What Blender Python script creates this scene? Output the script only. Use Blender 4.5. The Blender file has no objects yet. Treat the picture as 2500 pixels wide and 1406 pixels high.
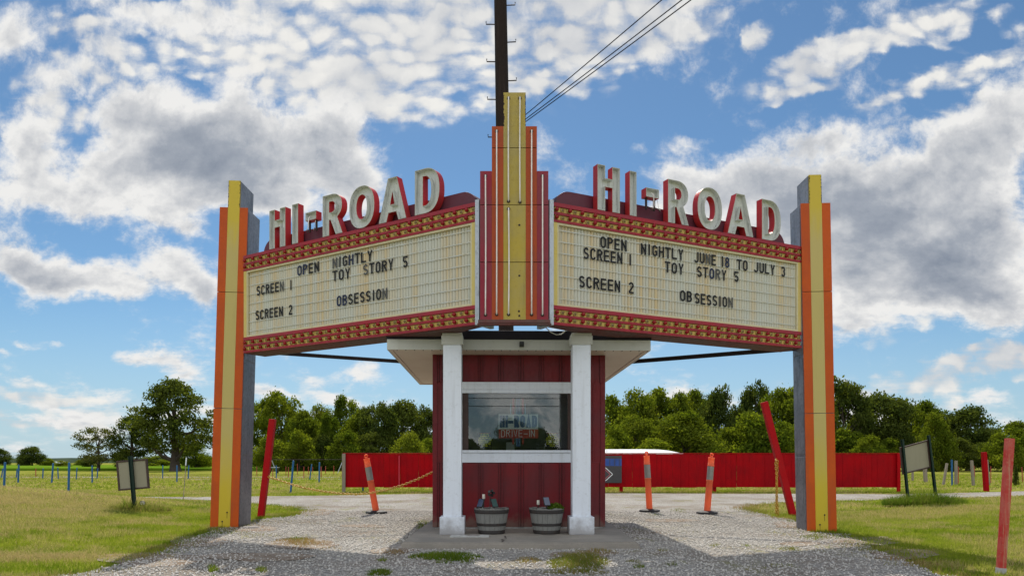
import bpy, bmesh, math, random
import numpy as np
from mathutils import Vector, Matrix

R = math.radians
random.seed(7)
rng = np.random.default_rng(11)
scene = bpy.context.scene
col = scene.collection
F = 1750.0            # focal length measured on the photograph, in its pixels
CX, HY, EYE = 1250.0, 1128.0, 1.0

# ------------------------------------------------------------------ camera
cam_data = bpy.data.cameras.new("camera")
cam_data.sensor_width = 36.0
cam_data.lens = F / 2500.0 * 36.0
cam_data.shift_y = (HY - 703.0) / 2500.0
cam_data.clip_start = 0.1
cam_data.clip_end = 9000.0
cam = bpy.data.objects.new("camera", cam_data)
col.objects.link(cam)
cam.location = (0, 0, EYE)
cam.rotation_euler = (R(90), 0, 0)
scene.camera = cam

# ------------------------------------------------------------------ sun
SUN_EL, SUN_AZ = 50.0, -7.0
sun_data = bpy.data.lights.new("sun", 'SUN')
sun_data.energy = 3.5
sun_data.angle = R(0.5)
sun_data.color = (1.0, 0.93, 0.82)
sun = bpy.data.objects.new("sun", sun_data)
col.objects.link(sun)
s_dir = Vector((math.sin(R(SUN_AZ)) * math.cos(R(SUN_EL)), math.cos(R(SUN_AZ)) * math.cos(R(SUN_EL)), math.sin(R(SUN_EL))))
sun.rotation_euler = (-s_dir).to_track_quat('-Z', 'Y').to_euler()

# ------------------------------------------------------------------ world: sky and clouds
world = bpy.data.worlds.new("World")
scene.world = world
world.use_nodes = True
wt = world.node_tree
wt.nodes.clear()
SKY_STRENGTH = 0.10
EXPO = 1.45              # linear exposure of the picture, also used to place the cloud tones


class NT:
    """small helper for writing node trees"""
    def __init__(self, tree):
        self.t = tree

    def node(self, kind, **kw):
        n = self.t.nodes.new(kind)
        for k, v in kw.items():
            setattr(n, k, v)
        return n

    def link(self, a, b):
        self.t.links.new(a, b)

    def put(self, sock, v):
        if hasattr(v, 'is_linked') or hasattr(v, 'links'):
            self.t.links.new(v, sock)
        else:
            sock.default_value = v

    def math(self, op, a, b=None, c=None, clamp=False):
        n = self.node('ShaderNodeMath', operation=op, use_clamp=clamp)
        self.put(n.inputs[0], a)
        if b is not None:
            self.put(n.inputs[1], b)
        if c is not None:
            self.put(n.inputs[2], c)
        return n.outputs[0]

    def vmath(self, op, a, b=None):
        n = self.node('ShaderNodeVectorMath', operation=op)
        self.put(n.inputs[0], a)
        if b is not None:
            self.put(n.inputs[1], b)
        return n.outputs['Value'] if op in ('LENGTH', 'DOT_PRODUCT', 'DISTANCE') else n.outputs['Vector']

    def ramp(self, v, a, b, lo=0.0, hi=1.0, smooth=True):
        n = self.node('ShaderNodeMapRange', interpolation_type='SMOOTHSTEP' if smooth else 'LINEAR', clamp=True)
        self.put(n.inputs[0], v)
        for i, q in enumerate((a, b, lo, hi)):
            self.put(n.inputs[1 + i], q)
        return n.outputs[0]

    def mix(self, f, a, b, mode='MIX'):
        n = self.node('ShaderNodeMix', data_type='RGBA', blend_type=mode)
        self.put(n.inputs[0], f)
        self.put(n.inputs[6], a)
        self.put(n.inputs[7], b)
        return n.outputs[2]

    def noise(self, vec, scale, detail=4.0, rough=0.5, dist=0.0, color=False):
        n = self.node('ShaderNodeTexNoise')
        if vec is not None:
            self.put(n.inputs['Vector'], vec)
        n.inputs['Scale'].default_value = scale
        n.inputs['Detail'].default_value = detail
        n.inputs['Roughness'].default_value = rough
        n.inputs['Distortion'].default_value = dist
        return n.outputs['Color' if color else 'Fac']

    def voro(self, vec, scale, feature='SMOOTH_F1', smooth=0.6, rand=1.0):
        n = self.node('ShaderNodeTexVoronoi', feature=feature)
        self.put(n.inputs['Vector'], vec)
        n.inputs['Scale'].default_value = scale
        if 'Smoothness' in n.inputs and feature == 'SMOOTH_F1':
            n.inputs['Smoothness'].default_value = smooth
        n.inputs['Randomness'].default_value = rand
        return n.outputs['Distance']

    def mapping(self, vec, loc=(0, 0, 0), rot=(0, 0, 0), scale=(1, 1, 1), kind='POINT'):
        n = self.node('ShaderNodeMapping', vector_type=kind)
        self.put(n.inputs['Vector'], vec)
        n.inputs['Location'].default_value = loc
        n.inputs['Rotation'].default_value = rot
        n.inputs['Scale'].default_value = scale
        return n.outputs[0]

    def comb(self, x, y, z=0.0):
        n = self.node('ShaderNodeCombineXYZ')
        self.put(n.inputs[0], x); self.put(n.inputs[1], y); self.put(n.inputs[2], z)
        return n.outputs[0]

    def sep(self, v):
        n = self.node('ShaderNodeSeparateXYZ')
        self.put(n.inputs[0], v)
        return n.outputs


W = NT(wt)
w_out = W.node('ShaderNodeOutputWorld')
w_bg = W.node('ShaderNodeBackground')
w_bg.inputs['Strength'].default_value = SKY_STRENGTH
W.link(w_bg.outputs[0], w_out.inputs[0])
sky = W.node('ShaderNodeTexSky', sky_type='NISHITA')
sky.sun_disc = False
sky.sun_elevation = R(SUN_EL)
sky.sun_rotation = R(SUN_AZ)
sky.altitude = 200
sky.air_density = 1.0
sky.dust_density = 0.15
sky.ozone_density = 3.0

tc = W.node('ShaderNodeTexCoord')
dx, dy, dz = W.sep(tc.outputs['Generated'])
ady = W.math('MAXIMUM', W.math('ABSOLUTE', dy), 0.08)
U = W.math('DIVIDE', dx, ady)
V = W.math('DIVIDE', dz, ady)
P0 = W.comb(U, V, 0.0)                       # direction on a plane one unit north of the viewpoint
# overhead layer coordinates: clouds on a level sheet, for cells that shrink towards the horizon
zz = W.math('ADD', W.math('MAXIMUM', dz, 0.0), 0.12)
PL = W.comb(W.math('DIVIDE', dx, zz), W.math('DIVIDE', dy, zz), 0.0)

warp = W.noise(P0, 5.0, 6.0, 0.6, color=True)
warpv = W.vmath('SUBTRACT', warp, (0.5, 0.5, 0.5))
sc = W.node('ShaderNodeVectorMath', operation='SCALE')
W.link(warpv, sc.inputs[0]); sc.inputs['Scale'].default_value = 0.11
PW = W.vmath('ADD', P0, sc.outputs[0])


def blobs(vec, items):
    tot = None
    for (px, py, rx, ry, ang, amp) in items:
        src = vec
        if tot is not None:      # hang each blob on the one before, so that few values are alive at a time
            q = W.node('ShaderNodeVectorMath', operation='MULTIPLY_ADD')
            W.link(tot, q.inputs[0]); q.inputs[1].default_value = (1e-9, 1e-9, 0); W.link(vec, q.inputs[2])
            src = q.outputs[0]
        m = W.mapping(src, ((px - CX) / F, (HY - py) / F, 0), (0, 0, R(ang)), (rx / F, ry / F, 1), 'TEXTURE')
        v = W.ramp(W.vmath('LENGTH', m), 1.0, 0.0, 0.0, amp)
        tot = v if tot is None else W.math('ADD', tot, v)
    return tot
# positive angle turns a blob counter-clockwise; y of the list is the photograph's
CUMULUS = [
    (430, 330, 330, 190, -12, 1.25), (640, 390, 330, 190, -8, 1.35), (820, 330, 190, 150, -30, 0.9),
    (330, 240, 200, 130, 20, 0.75), (560, 190, 190, 90, -35, 0.55), (250, 400, 230, 110, 0, 0.8),
    (60, 330, 150, 150, 0, 0.9), (300, 500, 330, 80, -8, 0.7), (640, 490, 280, 90, 0, 0.7),
    (880, 470, 130, 130, 0, 0.5), (30, 450, 200, 80, 0, 0.5), (180, 190, 130, 80, 15, 0.55),
    (360, 30, 240, 90, -10, 1.0), (20, 90, 110, 110, -40, 0.65), (560, 30, 220, 80, -10, 0.7),
    # left middle bank
    (90, 640, 260, 110, -14, 1.15), (260, 690, 220, 80, -10, 0.85), (430, 655, 110, 60, -10, 0.55),
    (500, 730, 120, 60, -30, 0.65), (500, 575, 75, 45, 0, 0.6), (40, 730, 190, 60, 0, 0.5),
    # right bank
    (1900, 450, 300, 170, 10, 1.15), (2120, 560, 330, 210, 0, 1.25), (2320, 430, 300, 170, 20, 1.0), (2330, 640, 300, 160, 0, 0.75), (2090, 700, 200, 150, 0, 0.5), (1640, 530, 150, 90, 20, 0.6),
    (1700, 470, 190, 110, 25, 0.75), (1640, 410, 110, 55, 20, 0.45), (2450, 560, 240, 220, 0, 0.95),
    (2200, 720, 280, 120, 5, 0.85), (2420, 740, 230, 110, 0, 0.8), (1980, 330, 140, 70, 0, 0.6),
    (1700, 340, 90, 35, 15, 0.4), (1560, 360, 50, 20, 0, 0.35), (2480, 300, 230, 140, 20, 0.7),
    (1850, 610, 260, 110, 0, 0.6), (2090, 810, 90, 30, 0, 0.4),
    # low, far banks
    (390, 875, 170, 45, -10, 0.75), (290, 860, 80, 32, 0, 0.45), (260, 925, 80, 26, 0, 0.55), (450, 920, 90, 32, -4, 0.55),
    (900, 900, 110, 42, -8, 0.8), (760, 925, 60, 40, -20, 0.6), (690, 955, 160, 34, -8, 0.75), (840, 965, 120, 28, -8, 0.55),
    (60, 935, 90, 24, 0, 0.5), (90, 985, 190, 20, -3, 0.5), (60, 830, 60, 18, 0, 0.45), (140, 820, 60, 16, 0, 0.42),
    (110, 1020, 170, 14, 0, 0.4), (2440, 950, 110, 34, -2, 0.8), (2300, 865, 80, 20, 5, 0.5), (20, 865, 50, 22, 0, 0.5),
    (2480, 1020, 60, 24, 0, 0.5), (1850, 880, 130, 24, 0, 0.3), (1660, 950, 140, 18, 0, 0.28), (900, 840, 80, 30, 0, 0.45),
]
FIELD = [   # thin white altocumulus and the streaks at the upper right
    (900, 40, 620, 330, -8, 1.15), (1350, 60, 520, 230, 14, 1.0), (620, 110, 420, 190, -15, 0.8),
    (1650, 10, 320, 120, 20, 0.8), (980, 250, 260, 80, -10, 0.55), (260, 130, 240, 110, -20, 0.6), (120, 250, 190, 140, 20, 0.5),
    (2000, 150, 260, 70, 18, 0.7), (2250, 60, 360, 80, 14, 0.75), (2300, 200, 330, 60, 16, 0.65), (2440, 120, 260, 60, 20, 0.65),
    (1850, 95, 60, 36, 35, 0.7), (2420, 280, 260, 80, 20, 0.7), (1930, 225, 150, 30, 8, 0.55), (2200, 330, 100, 30, 0, 0.3),
    (2300, 900, 560, 60, 8, 0.62), (2100, 980, 500, 60, 4, 0.60), (500, 1010, 700, 50, 0, 0.45), (120, 960, 320, 50, 0, 0.5), (250, 1040, 500, 40, 0, 0.4), (2200, 780, 300, 70, 6, 0.5), (1780, 800, 240, 50, 6, 0.4),
    (1640, 965, 260, 40, 0, 0.35), (2460, 880, 300, 50, 8, 0.4),
]
# noise coordinates: lumps flatten towards the horizon
lnv = W.math('MULTIPLY', W.math('LOGARITHM', W.math('ADD', W.math('MAXIMUM', V, 0.0), 0.13), math.e), 0.62)
sc2 = W.node('ShaderNodeVectorMath', operation='SCALE')
W.link(warpv, sc2.inputs[0]); sc2.inputs['Scale'].default_value = 0.05
PN = W.vmath('ADD', W.comb(U, lnv, 0.0), sc2.outputs[0])
n1 = W.ramp(W.noise(PN, 5.5, 11.0, 0.66), 0.27, 0.73, smooth=False)
n2 = W.ramp(W.noise(W.vmath('ADD', PN, (-0.004, 0.018, 0.0)), 5.5, 8.0, 0.62), 0.27, 0.73, smooth=False)   # the same lumps a little nearer the sun
relief = W.math('SUBTRACT', n1, n2)
nb = W.noise(PN, 3.2, 4.0, 0.55)
# --- cumulus
cb = W.math('MINIMUM', blobs(PW, CUMULUS), 1.5)
dcu = W.math('ADD', W.math('MULTIPLY', W.math('SUBTRACT', n1, 0.5), 1.75), W.math('SUBTRACT', cb, 0.30))
a_cu = W.math('POWER', W.ramp(dcu, -0.26, 0.48), 1.25)
thick = W.math('ADD', W.math('SUBTRACT', cb, 0.52), W.math('MULTIPLY', W.math('SUBTRACT', nb, 0.48), 3.2))
thick = W.math('ADD', thick, W.math('MULTIPLY', W.math('SUBTRACT', n1, 0.45), 1.1))
thick = W.math('MULTIPLY', W.ramp(thick, -0.15, 2.0), W.ramp(dcu, 0.10, 0.70))
thick = W.math('SUBTRACT', thick, W.math('MULTIPLY', relief, 1.15), clamp=True)
c_cu = W.node('ShaderNodeValToRGB')
W.link(thick, c_cu.inputs[0])
KC = 1.0 / SKY_STRENGTH / EXPO
el = c_cu.color_ramp.elements
el[0].position, el[0].color = 0.0, (0.86, 0.855, 0.84, 1)
el[1].position, el[1].color = 1.0, (0.235, 0.275, 0.345, 1)
for p, c in ((0.28, (0.60, 0.615, 0.64, 1)), (0.62, (0.36, 0.395, 0.455, 1))):
    el.new(p).color = c
# --- altocumulus field: small soft cells on a thin sheet, and streaks
fb = W.math('MINIMUM', blobs(PW, FIELD), 0.66)
wc = W.vmath('ADD', P0, W.vmath('MULTIPLY', warpv, (0.09, 0.09, 0)))
cell = W.voro(W.mapping(wc, (0, 0, 0), (0, 0, R(-14)), (36.0, 56.0, 1.0)), 1.0, smooth=0.8)
fine = W.noise(wc, 60.0, 5.0, 0.6)
streak = W.noise(W.mapping(PN, (0, 0, 0), (0, 0, R(-20)), (3.4, 17.0, 1.0)), 1.5, 7.0, 0.64)
dal = W.math('ADD', fb, W.math('MULTIPLY', W.math('SUBTRACT', 0.48, cell), 1.15))
dal = W.math('ADD', dal, W.math('MULTIPLY', W.math('SUBTRACT', n1, 0.5), 0.70))
dal = W.math('ADD', dal, W.math('MULTIPLY', W.math('SUBTRACT', fine, 0.5), 0.45))
dal = W.math('ADD', dal, W.math('MULTIPLY', W.math('SUBTRACT', streak, 0.5), 1.35))
a_al = W.math('MULTIPLY', W.ramp(dal, 0.02, 0.80, 0.0, 0.95), W.ramp(fb, 0.02, 0.26))
sh_al = W.math('ADD', W.math('MULTIPLY', W.ramp(cell, 0.20, 0.85), 0.60), W.math('MULTIPLY', W.ramp(nb, 0.42, 0.66), 0.75))
sh_al = W.math('SUBTRACT', sh_al, W.math('MULTIPLY', relief, 0.8), clamp=True)
c_al = W.mix(sh_al, (0.91, 0.89, 0.84, 1), (0.60, 0.615, 0.64, 1))
# --- put together
def times(c, k):
    n = W.node('ShaderNodeVectorMath', operation='SCALE')
    W.link(c, n.inputs[0]); n.inputs['Scale'].default_value = k
    return n.outputs[0]
sky_c = W.mix(1.0, sky.outputs[0], (0.48, 0.60, 0.635, 1), 'MULTIPLY')
veil = W.ramp(V, -0.02, 0.26, 0.72, 0.0)          # pale moisture low over the fields
sky_c = W.mix(veil, sky_c, (0.43 * KC, 0.58 * KC, 0.74 * KC, 1))
c1 = W.mix(a_al, sky_c, times(c_al, KC))
c2 = W.mix(a_cu, c1, times(c_cu.outputs[0], KC))
# front-lit cumulus in the half of the sky behind the viewer: far brighter than the backlit clouds ahead, made broad and bright to fill the shaded fronts
nbk = W.noise(W.vmath('ADD', tc.outputs['Generated'], W.vmath('MULTIPLY', warpv, (0.15, 0.15, 0.15))), 6.0, 8.0, 0.60)
a_bk = W.math('MULTIPLY', W.ramp(nbk, 0.42, 0.54), W.ramp(dy, 0.12, -0.15))
c_bk = W.mix(W.ramp(nbk, 0.50, 0.70), (1.60, 1.60, 1.60, 1), (0.98, 1.05, 1.16, 1))
c3 = W.mix(a_bk, c2, times(c_bk, KC))
W.link(c3, w_bg.inputs['Color'])

scene.view_settings.view_transform = 'Standard'
scene.view_settings.look = 'None'
scene.view_settings.exposure = math.log2(EXPO)
scene.view_settings.gamma = 1.0
scene.view_settings.use_curve_mapping = False
scene.cycles.use_denoising = True
scene.cycles.max_bounces = 8
scene.cycles.transparent_max_bounces = 12
world.cycles.sampling_method = 'MANUAL'
world.cycles.sample_map_resolution = 1024
# ------------------------------------------------------------------ helpers: materials
def new_mat(name):
    m = bpy.data.materials.new(name)
    m.use_nodes = True
    n = NT(m.node_tree)
    b = m.node_tree.nodes['Principled BSDF']
    return m, n, b


def obj_coords(n):
    return n.node('ShaderNodeTexCoord').outputs['Object']


def geo_pos(n):
    return n.node('ShaderNodeNewGeometry').outputs['Position']


def c4(c, k=1.0):
    return (c[0] * k, c[1] * k, c[2] * k, 1.0)


def paint(name, base, rough=0.45, metal=0.0, dirt=(0.10, 0.08, 0.06), dirt_amt=0.35, streak=0.5, rust=0.0,
          fade=None, fade_amt=0.0, scale=1.0, bump=0.03, spec=0.22, splash=0.0):
    """weathered paint or sheet metal: broad fading, vertical run-down streaks, speckled grime, rust spots"""
    m, n, b = new_mat(name)
    co = obj_coords(n)
    broad = n.noise(co, 1.7 * scale, 5, 0.6)
    fine = n.noise(co, 22 * scale, 6, 0.65)
    runs = n.noise(n.mapping(co, scale=(14 * scale, 14 * scale, 0.9 * scale)), 1.0, 6, 0.6)
    c = c4(base)
    if fade is not None:
        c = n.mix(n.math('MULTIPLY', n.ramp(broad, 0.32, 0.66), fade_amt), c, c4(fade))
    c = n.mix(n.math('MULTIPLY', n.ramp(runs, 0.50, 0.74), dirt_amt * streak), c, c4(dirt))
    c = n.mix(n.math('MULTIPLY', n.ramp(fine, 0.52, 0.75), dirt_amt * 0.5), c, c4(dirt))
    if splash > 0:           # mud thrown up against the foot
        zz = n.math('ADD', n.sep(co)[2], n.math('MULTIPLY', n.math('SUBTRACT', n.noise(co, 7, 5, 0.65), 0.5), 0.5))
        c = n.mix(n.ramp(zz, splash, 0.0, 0.0, 0.65), c, c4((0.17, 0.14, 0.11)))
    if rust > 0:
        rn = n.noise(co, 6.0 * scale, 8, 0.7)
        c = n.mix(n.ramp(rn, 0.72 - 0.12 * rust, 0.76 - 0.12 * rust), c, c4((0.07, 0.035, 0.02)))
    n.link(c, b.inputs['Base Color']) if hasattr(c, 'links') else None
    if not hasattr(c, 'links'):
        b.inputs['Base Color'].default_value = c
    n.link(n.ramp(fine, 0.3, 0.8, max(rough - 0.1, 0.05), min(rough + 0.2, 1.0)), b.inputs['Roughness'])
    b.inputs['Metallic'].default_value = metal
    b.inputs['Specular IOR Level'].default_value = spec
    if bump:
        bp = n.node('ShaderNodeBump')
        bp.inputs['Strength'].default_value = bump * 4
        bp.inputs['Distance'].default_value = 0.01
        n.link(n.noise(co, 9 * scale, 5, 0.6), bp.inputs['Height'])
        n.link(bp.outputs[0], b.inputs['Normal'])
    return m


def plain(name, base, rough=0.5, metal=0.0, spec=0.5, var=0.12, scale=12.0):
    m, n, b = new_mat(name)
    f = n.noise(obj_coords(n), scale, 5, 0.6)
    n.link(n.mix(n.ramp(f, 0.3, 0.7), c4(base, 1 - var), c4(base, 1 + var)), b.inputs['Base Color'])
    b.inputs['Roughness'].default_value = rough
    b.inputs['Metallic'].default_value = metal
    b.inputs['Specular IOR Level'].default_value = spec
    return m


# ------------------------------------------------------------------ helpers: meshes
def link(o, parent=None):
    col.objects.link(o)
    if parent is not None:
        o.parent = parent
    return o


def tag(o, label=None, cat=None, group=None, kind=None):
    if label: o['label'] = label
    if cat: o['category'] = cat
    if group: o['group'] = group
    if kind: o['kind'] = kind
    return o


def thing(name, label, cat, loc=(0, 0, 0), rot=(0, 0, 0), group=None):
    o = bpy.data.objects.new(name, None)
    o.empty_display_size = 0.1
    col.objects.link(o)
    o.location = loc
    o.rotation_euler = rot
    return tag(o, label, cat, group)


class MB:
    def __init__(self):
        self.v, self.f, self.m, self.s = [], [], [], []

    def add(self, vs, fs, m=0, smooth=False):
        k = len(self.v)
        self.v += [tuple(p) for p in vs]
        for f in fs:
            self.f.append(tuple(i + k for i in f)); self.m.append(m); self.s.append(smooth)

    def box(self, x0, x1, y0, y1, z0, z1, m=0, mat=None):
        vs = [(x, y, z) for z in (z0, z1) for y in (y0, y1) for x in (x0, x1)]
        if mat is not None:
            vs = [mat @ Vector(p) for p in vs]
        self.add(vs, [(0, 2, 3, 1), (4, 5, 7, 6), (0, 1, 5, 4), (2, 6, 7, 3), (0, 4, 6, 2), (1, 3, 7, 5)], m)

    def prism(self, poly, y0, y1, m=0, ms=None):
        """poly in (x, z), extruded along y; convex or simple polygon"""
        n = len(poly)
        vs = [(x, y0, z) for x, z in poly] + [(x, y1, z) for x, z in poly]
        self.add(vs, [tuple(range(n)), tuple(range(2 * n - 1, n - 1, -1))], m)
        k = len(self.v) - 2 * n
        for i in range(n):
            j = (i + 1) % n
            self.f.append((k + j, k + i, k + n + i, k + n + j)); self.m.append(m if ms is None else ms); self.s.append(False)

    def ring(self, c, t, r, n, up=None):
        t = Vector(t).normalized()
        a = t.cross(Vector((0, 0, 1)) if abs(t.z) < 0.95 else Vector((1, 0, 0))).normalized()
        b = t.cross(a)
        c = Vector(c)
        return [c + a * (r * math.cos(2 * math.pi * i / n)) + b * (r * math.sin(2 * math.pi * i / n)) for i in range(n)]

    def tube(self, pts, r, n=8, m=0, caps=True, smooth=True):
        pts = [Vector(p) for p in pts]
        rs = r if isinstance(r, (list, tuple)) else [r] * len(pts)
        vs = []
        for i, p in enumerate(pts):
            t = (pts[min(i + 1, len(pts) - 1)] - pts[max(i - 1, 0)])
            vs += self.ring(p, t, rs[i], n)
        fs = []
        for i in range(len(pts) - 1):
            for j in range(n):
                k = (j + 1) % n
                fs.append((i * n + j, i * n + k, (i + 1) * n + k, (i + 1) * n + j))
        self.add(vs, fs, m, smooth)
        if caps:
            self.add(vs[:n], [tuple(reversed(range(n)))], m)
            self.add(vs[-n:], [tuple(range(n))], m)

    def lathe(self, prof, n=20, m=0, smooth=True, axis='z', c=(0, 0, 0)):
        """prof: list of (r, h)"""
        vs = []
        for r, h in prof:
            for j in range(n):
                a = 2 * math.pi * j / n
                x, y = r * math.cos(a), r * math.sin(a)
                p = (x, y, h) if axis == 'z' else (x, -h, y)
                vs.append((p[0] + c[0], p[1] + c[1], p[2] + c[2]))
        fs = []
        for i in range(len(prof) - 1):
            for j in range(n):
                k = (j + 1) % n
                fs.append((i * n + j, i * n + k, (i + 1) * n + k, (i + 1) * n + j))
        self.add(vs, fs, m, smooth)
        if prof[0][0] > 1e-5:
            self.add(vs[:n], [tuple(reversed(range(n)))], m)
        if prof[-1][0] > 1e-5:
            self.add(vs[-n:], [tuple(range(n))], m)

    def mesh(self, name, mats, bevel=0.0):
        me = bpy.data.meshes.new(name)
        me.from_pydata([tuple(p) for p in self.v], [], self.f)
        for m in (mats if isinstance(mats, (list, tuple)) else [mats]):
            me.materials.append(m)
        me.polygons.foreach_set('material_index', self.m)
        me.polygons.foreach_set('use_smooth', self.s)
        bm = bmesh.new(); bm.from_mesh(me)
        bmesh.ops.recalc_face_normals(bm, faces=bm.faces)
        if bevel:
            es = [e for e in bm.edges if len(e.link_faces) == 2 and e.calc_face_angle(0) > 0.7]
            bmesh.ops.bevel(bm, geom=es, offset=bevel, segments=2, profile=0.6, affect='EDGES', clamp_overlap=True)
        bm.to_mesh(me); bm.free()
        me.update()
        return me

    def build(self, name, mats, parent=None, bevel=0.0, loc=None, rot=None):
        o = bpy.data.objects.new(name, self.mesh(name, mats, bevel))
        link(o, parent)
        if loc is not None: o.location = loc
        if rot is not None: o.rotation_euler = rot
        return o


def np_mesh(name, verts, faces, mats, mat_idx=None, smooth=False, attr=None):
    """big meshes: verts (n,3), faces (m,k)"""
    me = bpy.data.meshes.new(name)
    verts = np.ascontiguousarray(verts, dtype=np.float32); faces = np.ascontiguousarray(faces, dtype=np.int32)
    k = faces.shape[1]
    me.vertices.add(len(verts)); me.vertices.foreach_set('co', verts.ravel())
    me.loops.add(faces.size); me.loops.foreach_set('vertex_index', faces.ravel())
    me.polygons.add(len(faces)); me.polygons.foreach_set('loop_start', np.arange(0, faces.size, k, dtype=np.int32))
    me.polygons.foreach_set('loop_total', np.full(len(faces), k, dtype=np.int32))
    for m in (mats if isinstance(mats, (list, tuple)) else [mats]):
        me.materials.append(m)
    if mat_idx is not None:
        me.polygons.foreach_set('material_index', np.ascontiguousarray(mat_idx, dtype=np.int32))
    if smooth:
        me.polygons.foreach_set('use_smooth', np.ones(len(faces), dtype=bool))
    if attr is not None:
        for an, av in attr.items():
            a = me.attributes.new(an, 'FLOAT', 'POINT')
            a.data.foreach_set('value', np.ascontiguousarray(av, dtype=np.float32))
    me.update(calc_edges=True)
    me.validate()
    return me


def copy_tree(o, parent=None):
    c = o.copy()
    col.objects.link(c)
    c.parent = parent
    for ch in list(o.children):
        copy_tree(ch, c)
    return c


def at(px, py, Y):
    """a point of the photograph at a known distance north of the camera"""
    return Vector(((px - CX) * Y / F, Y, EYE + (HY - py) * Y / F))


def on_ground(px, py):
    Y = F * EYE / (py - HY)
    return ((px - CX) * Y / F, Y)


def sstep(a, b, x):
    t = np.clip((x - a) / (b - a), 0, 1)
    return t * t * (3 - 2 * t)


def ground_z(x, y):
    x = np.asarray(x, dtype=float); y = np.asarray(y, dtype=float)
    left = 0.40 * sstep(-5.6, -11.5, x) * sstep(6.0, 13.5, y) * (1 - sstep(15.0, 19.0, y))
    left2 = 0.10 * sstep(-4.9, -6.5, x) * sstep(4, 9, y) * (1 - sstep(14.0, 18.0, y))
    right = 0.16 * sstep(5.2, 9.5, x) * sstep(7.0, 12.0, y) * (1 - sstep(15.0, 18.0, y))
    wob = .016 * np.sin(1.7 * x + .9 * y) * np.sin(.8 * x - 1.9 * y + 1) + .010 * np.sin(3.9 * x + 1) * np.sin(3.3 * y + .6 * x)
    return left + left2 + right + wob * sstep(4.9, 6.2, np.abs(x)) * sstep(4.0, 6.0, y) * (1 - sstep(15.0, 18.0, y))


# ------------------------------------------------------------------ stroke lettering (condensed gothic)
def _arc(cx, cz, rx, rz, a0, a1, n=7):
    return [(cx + rx * math.cos(R(a0 + (a1 - a0) * i / n)), cz + rz * math.sin(R(a0 + (a1 - a0) * i / n))) for i in range(n + 1)]


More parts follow.
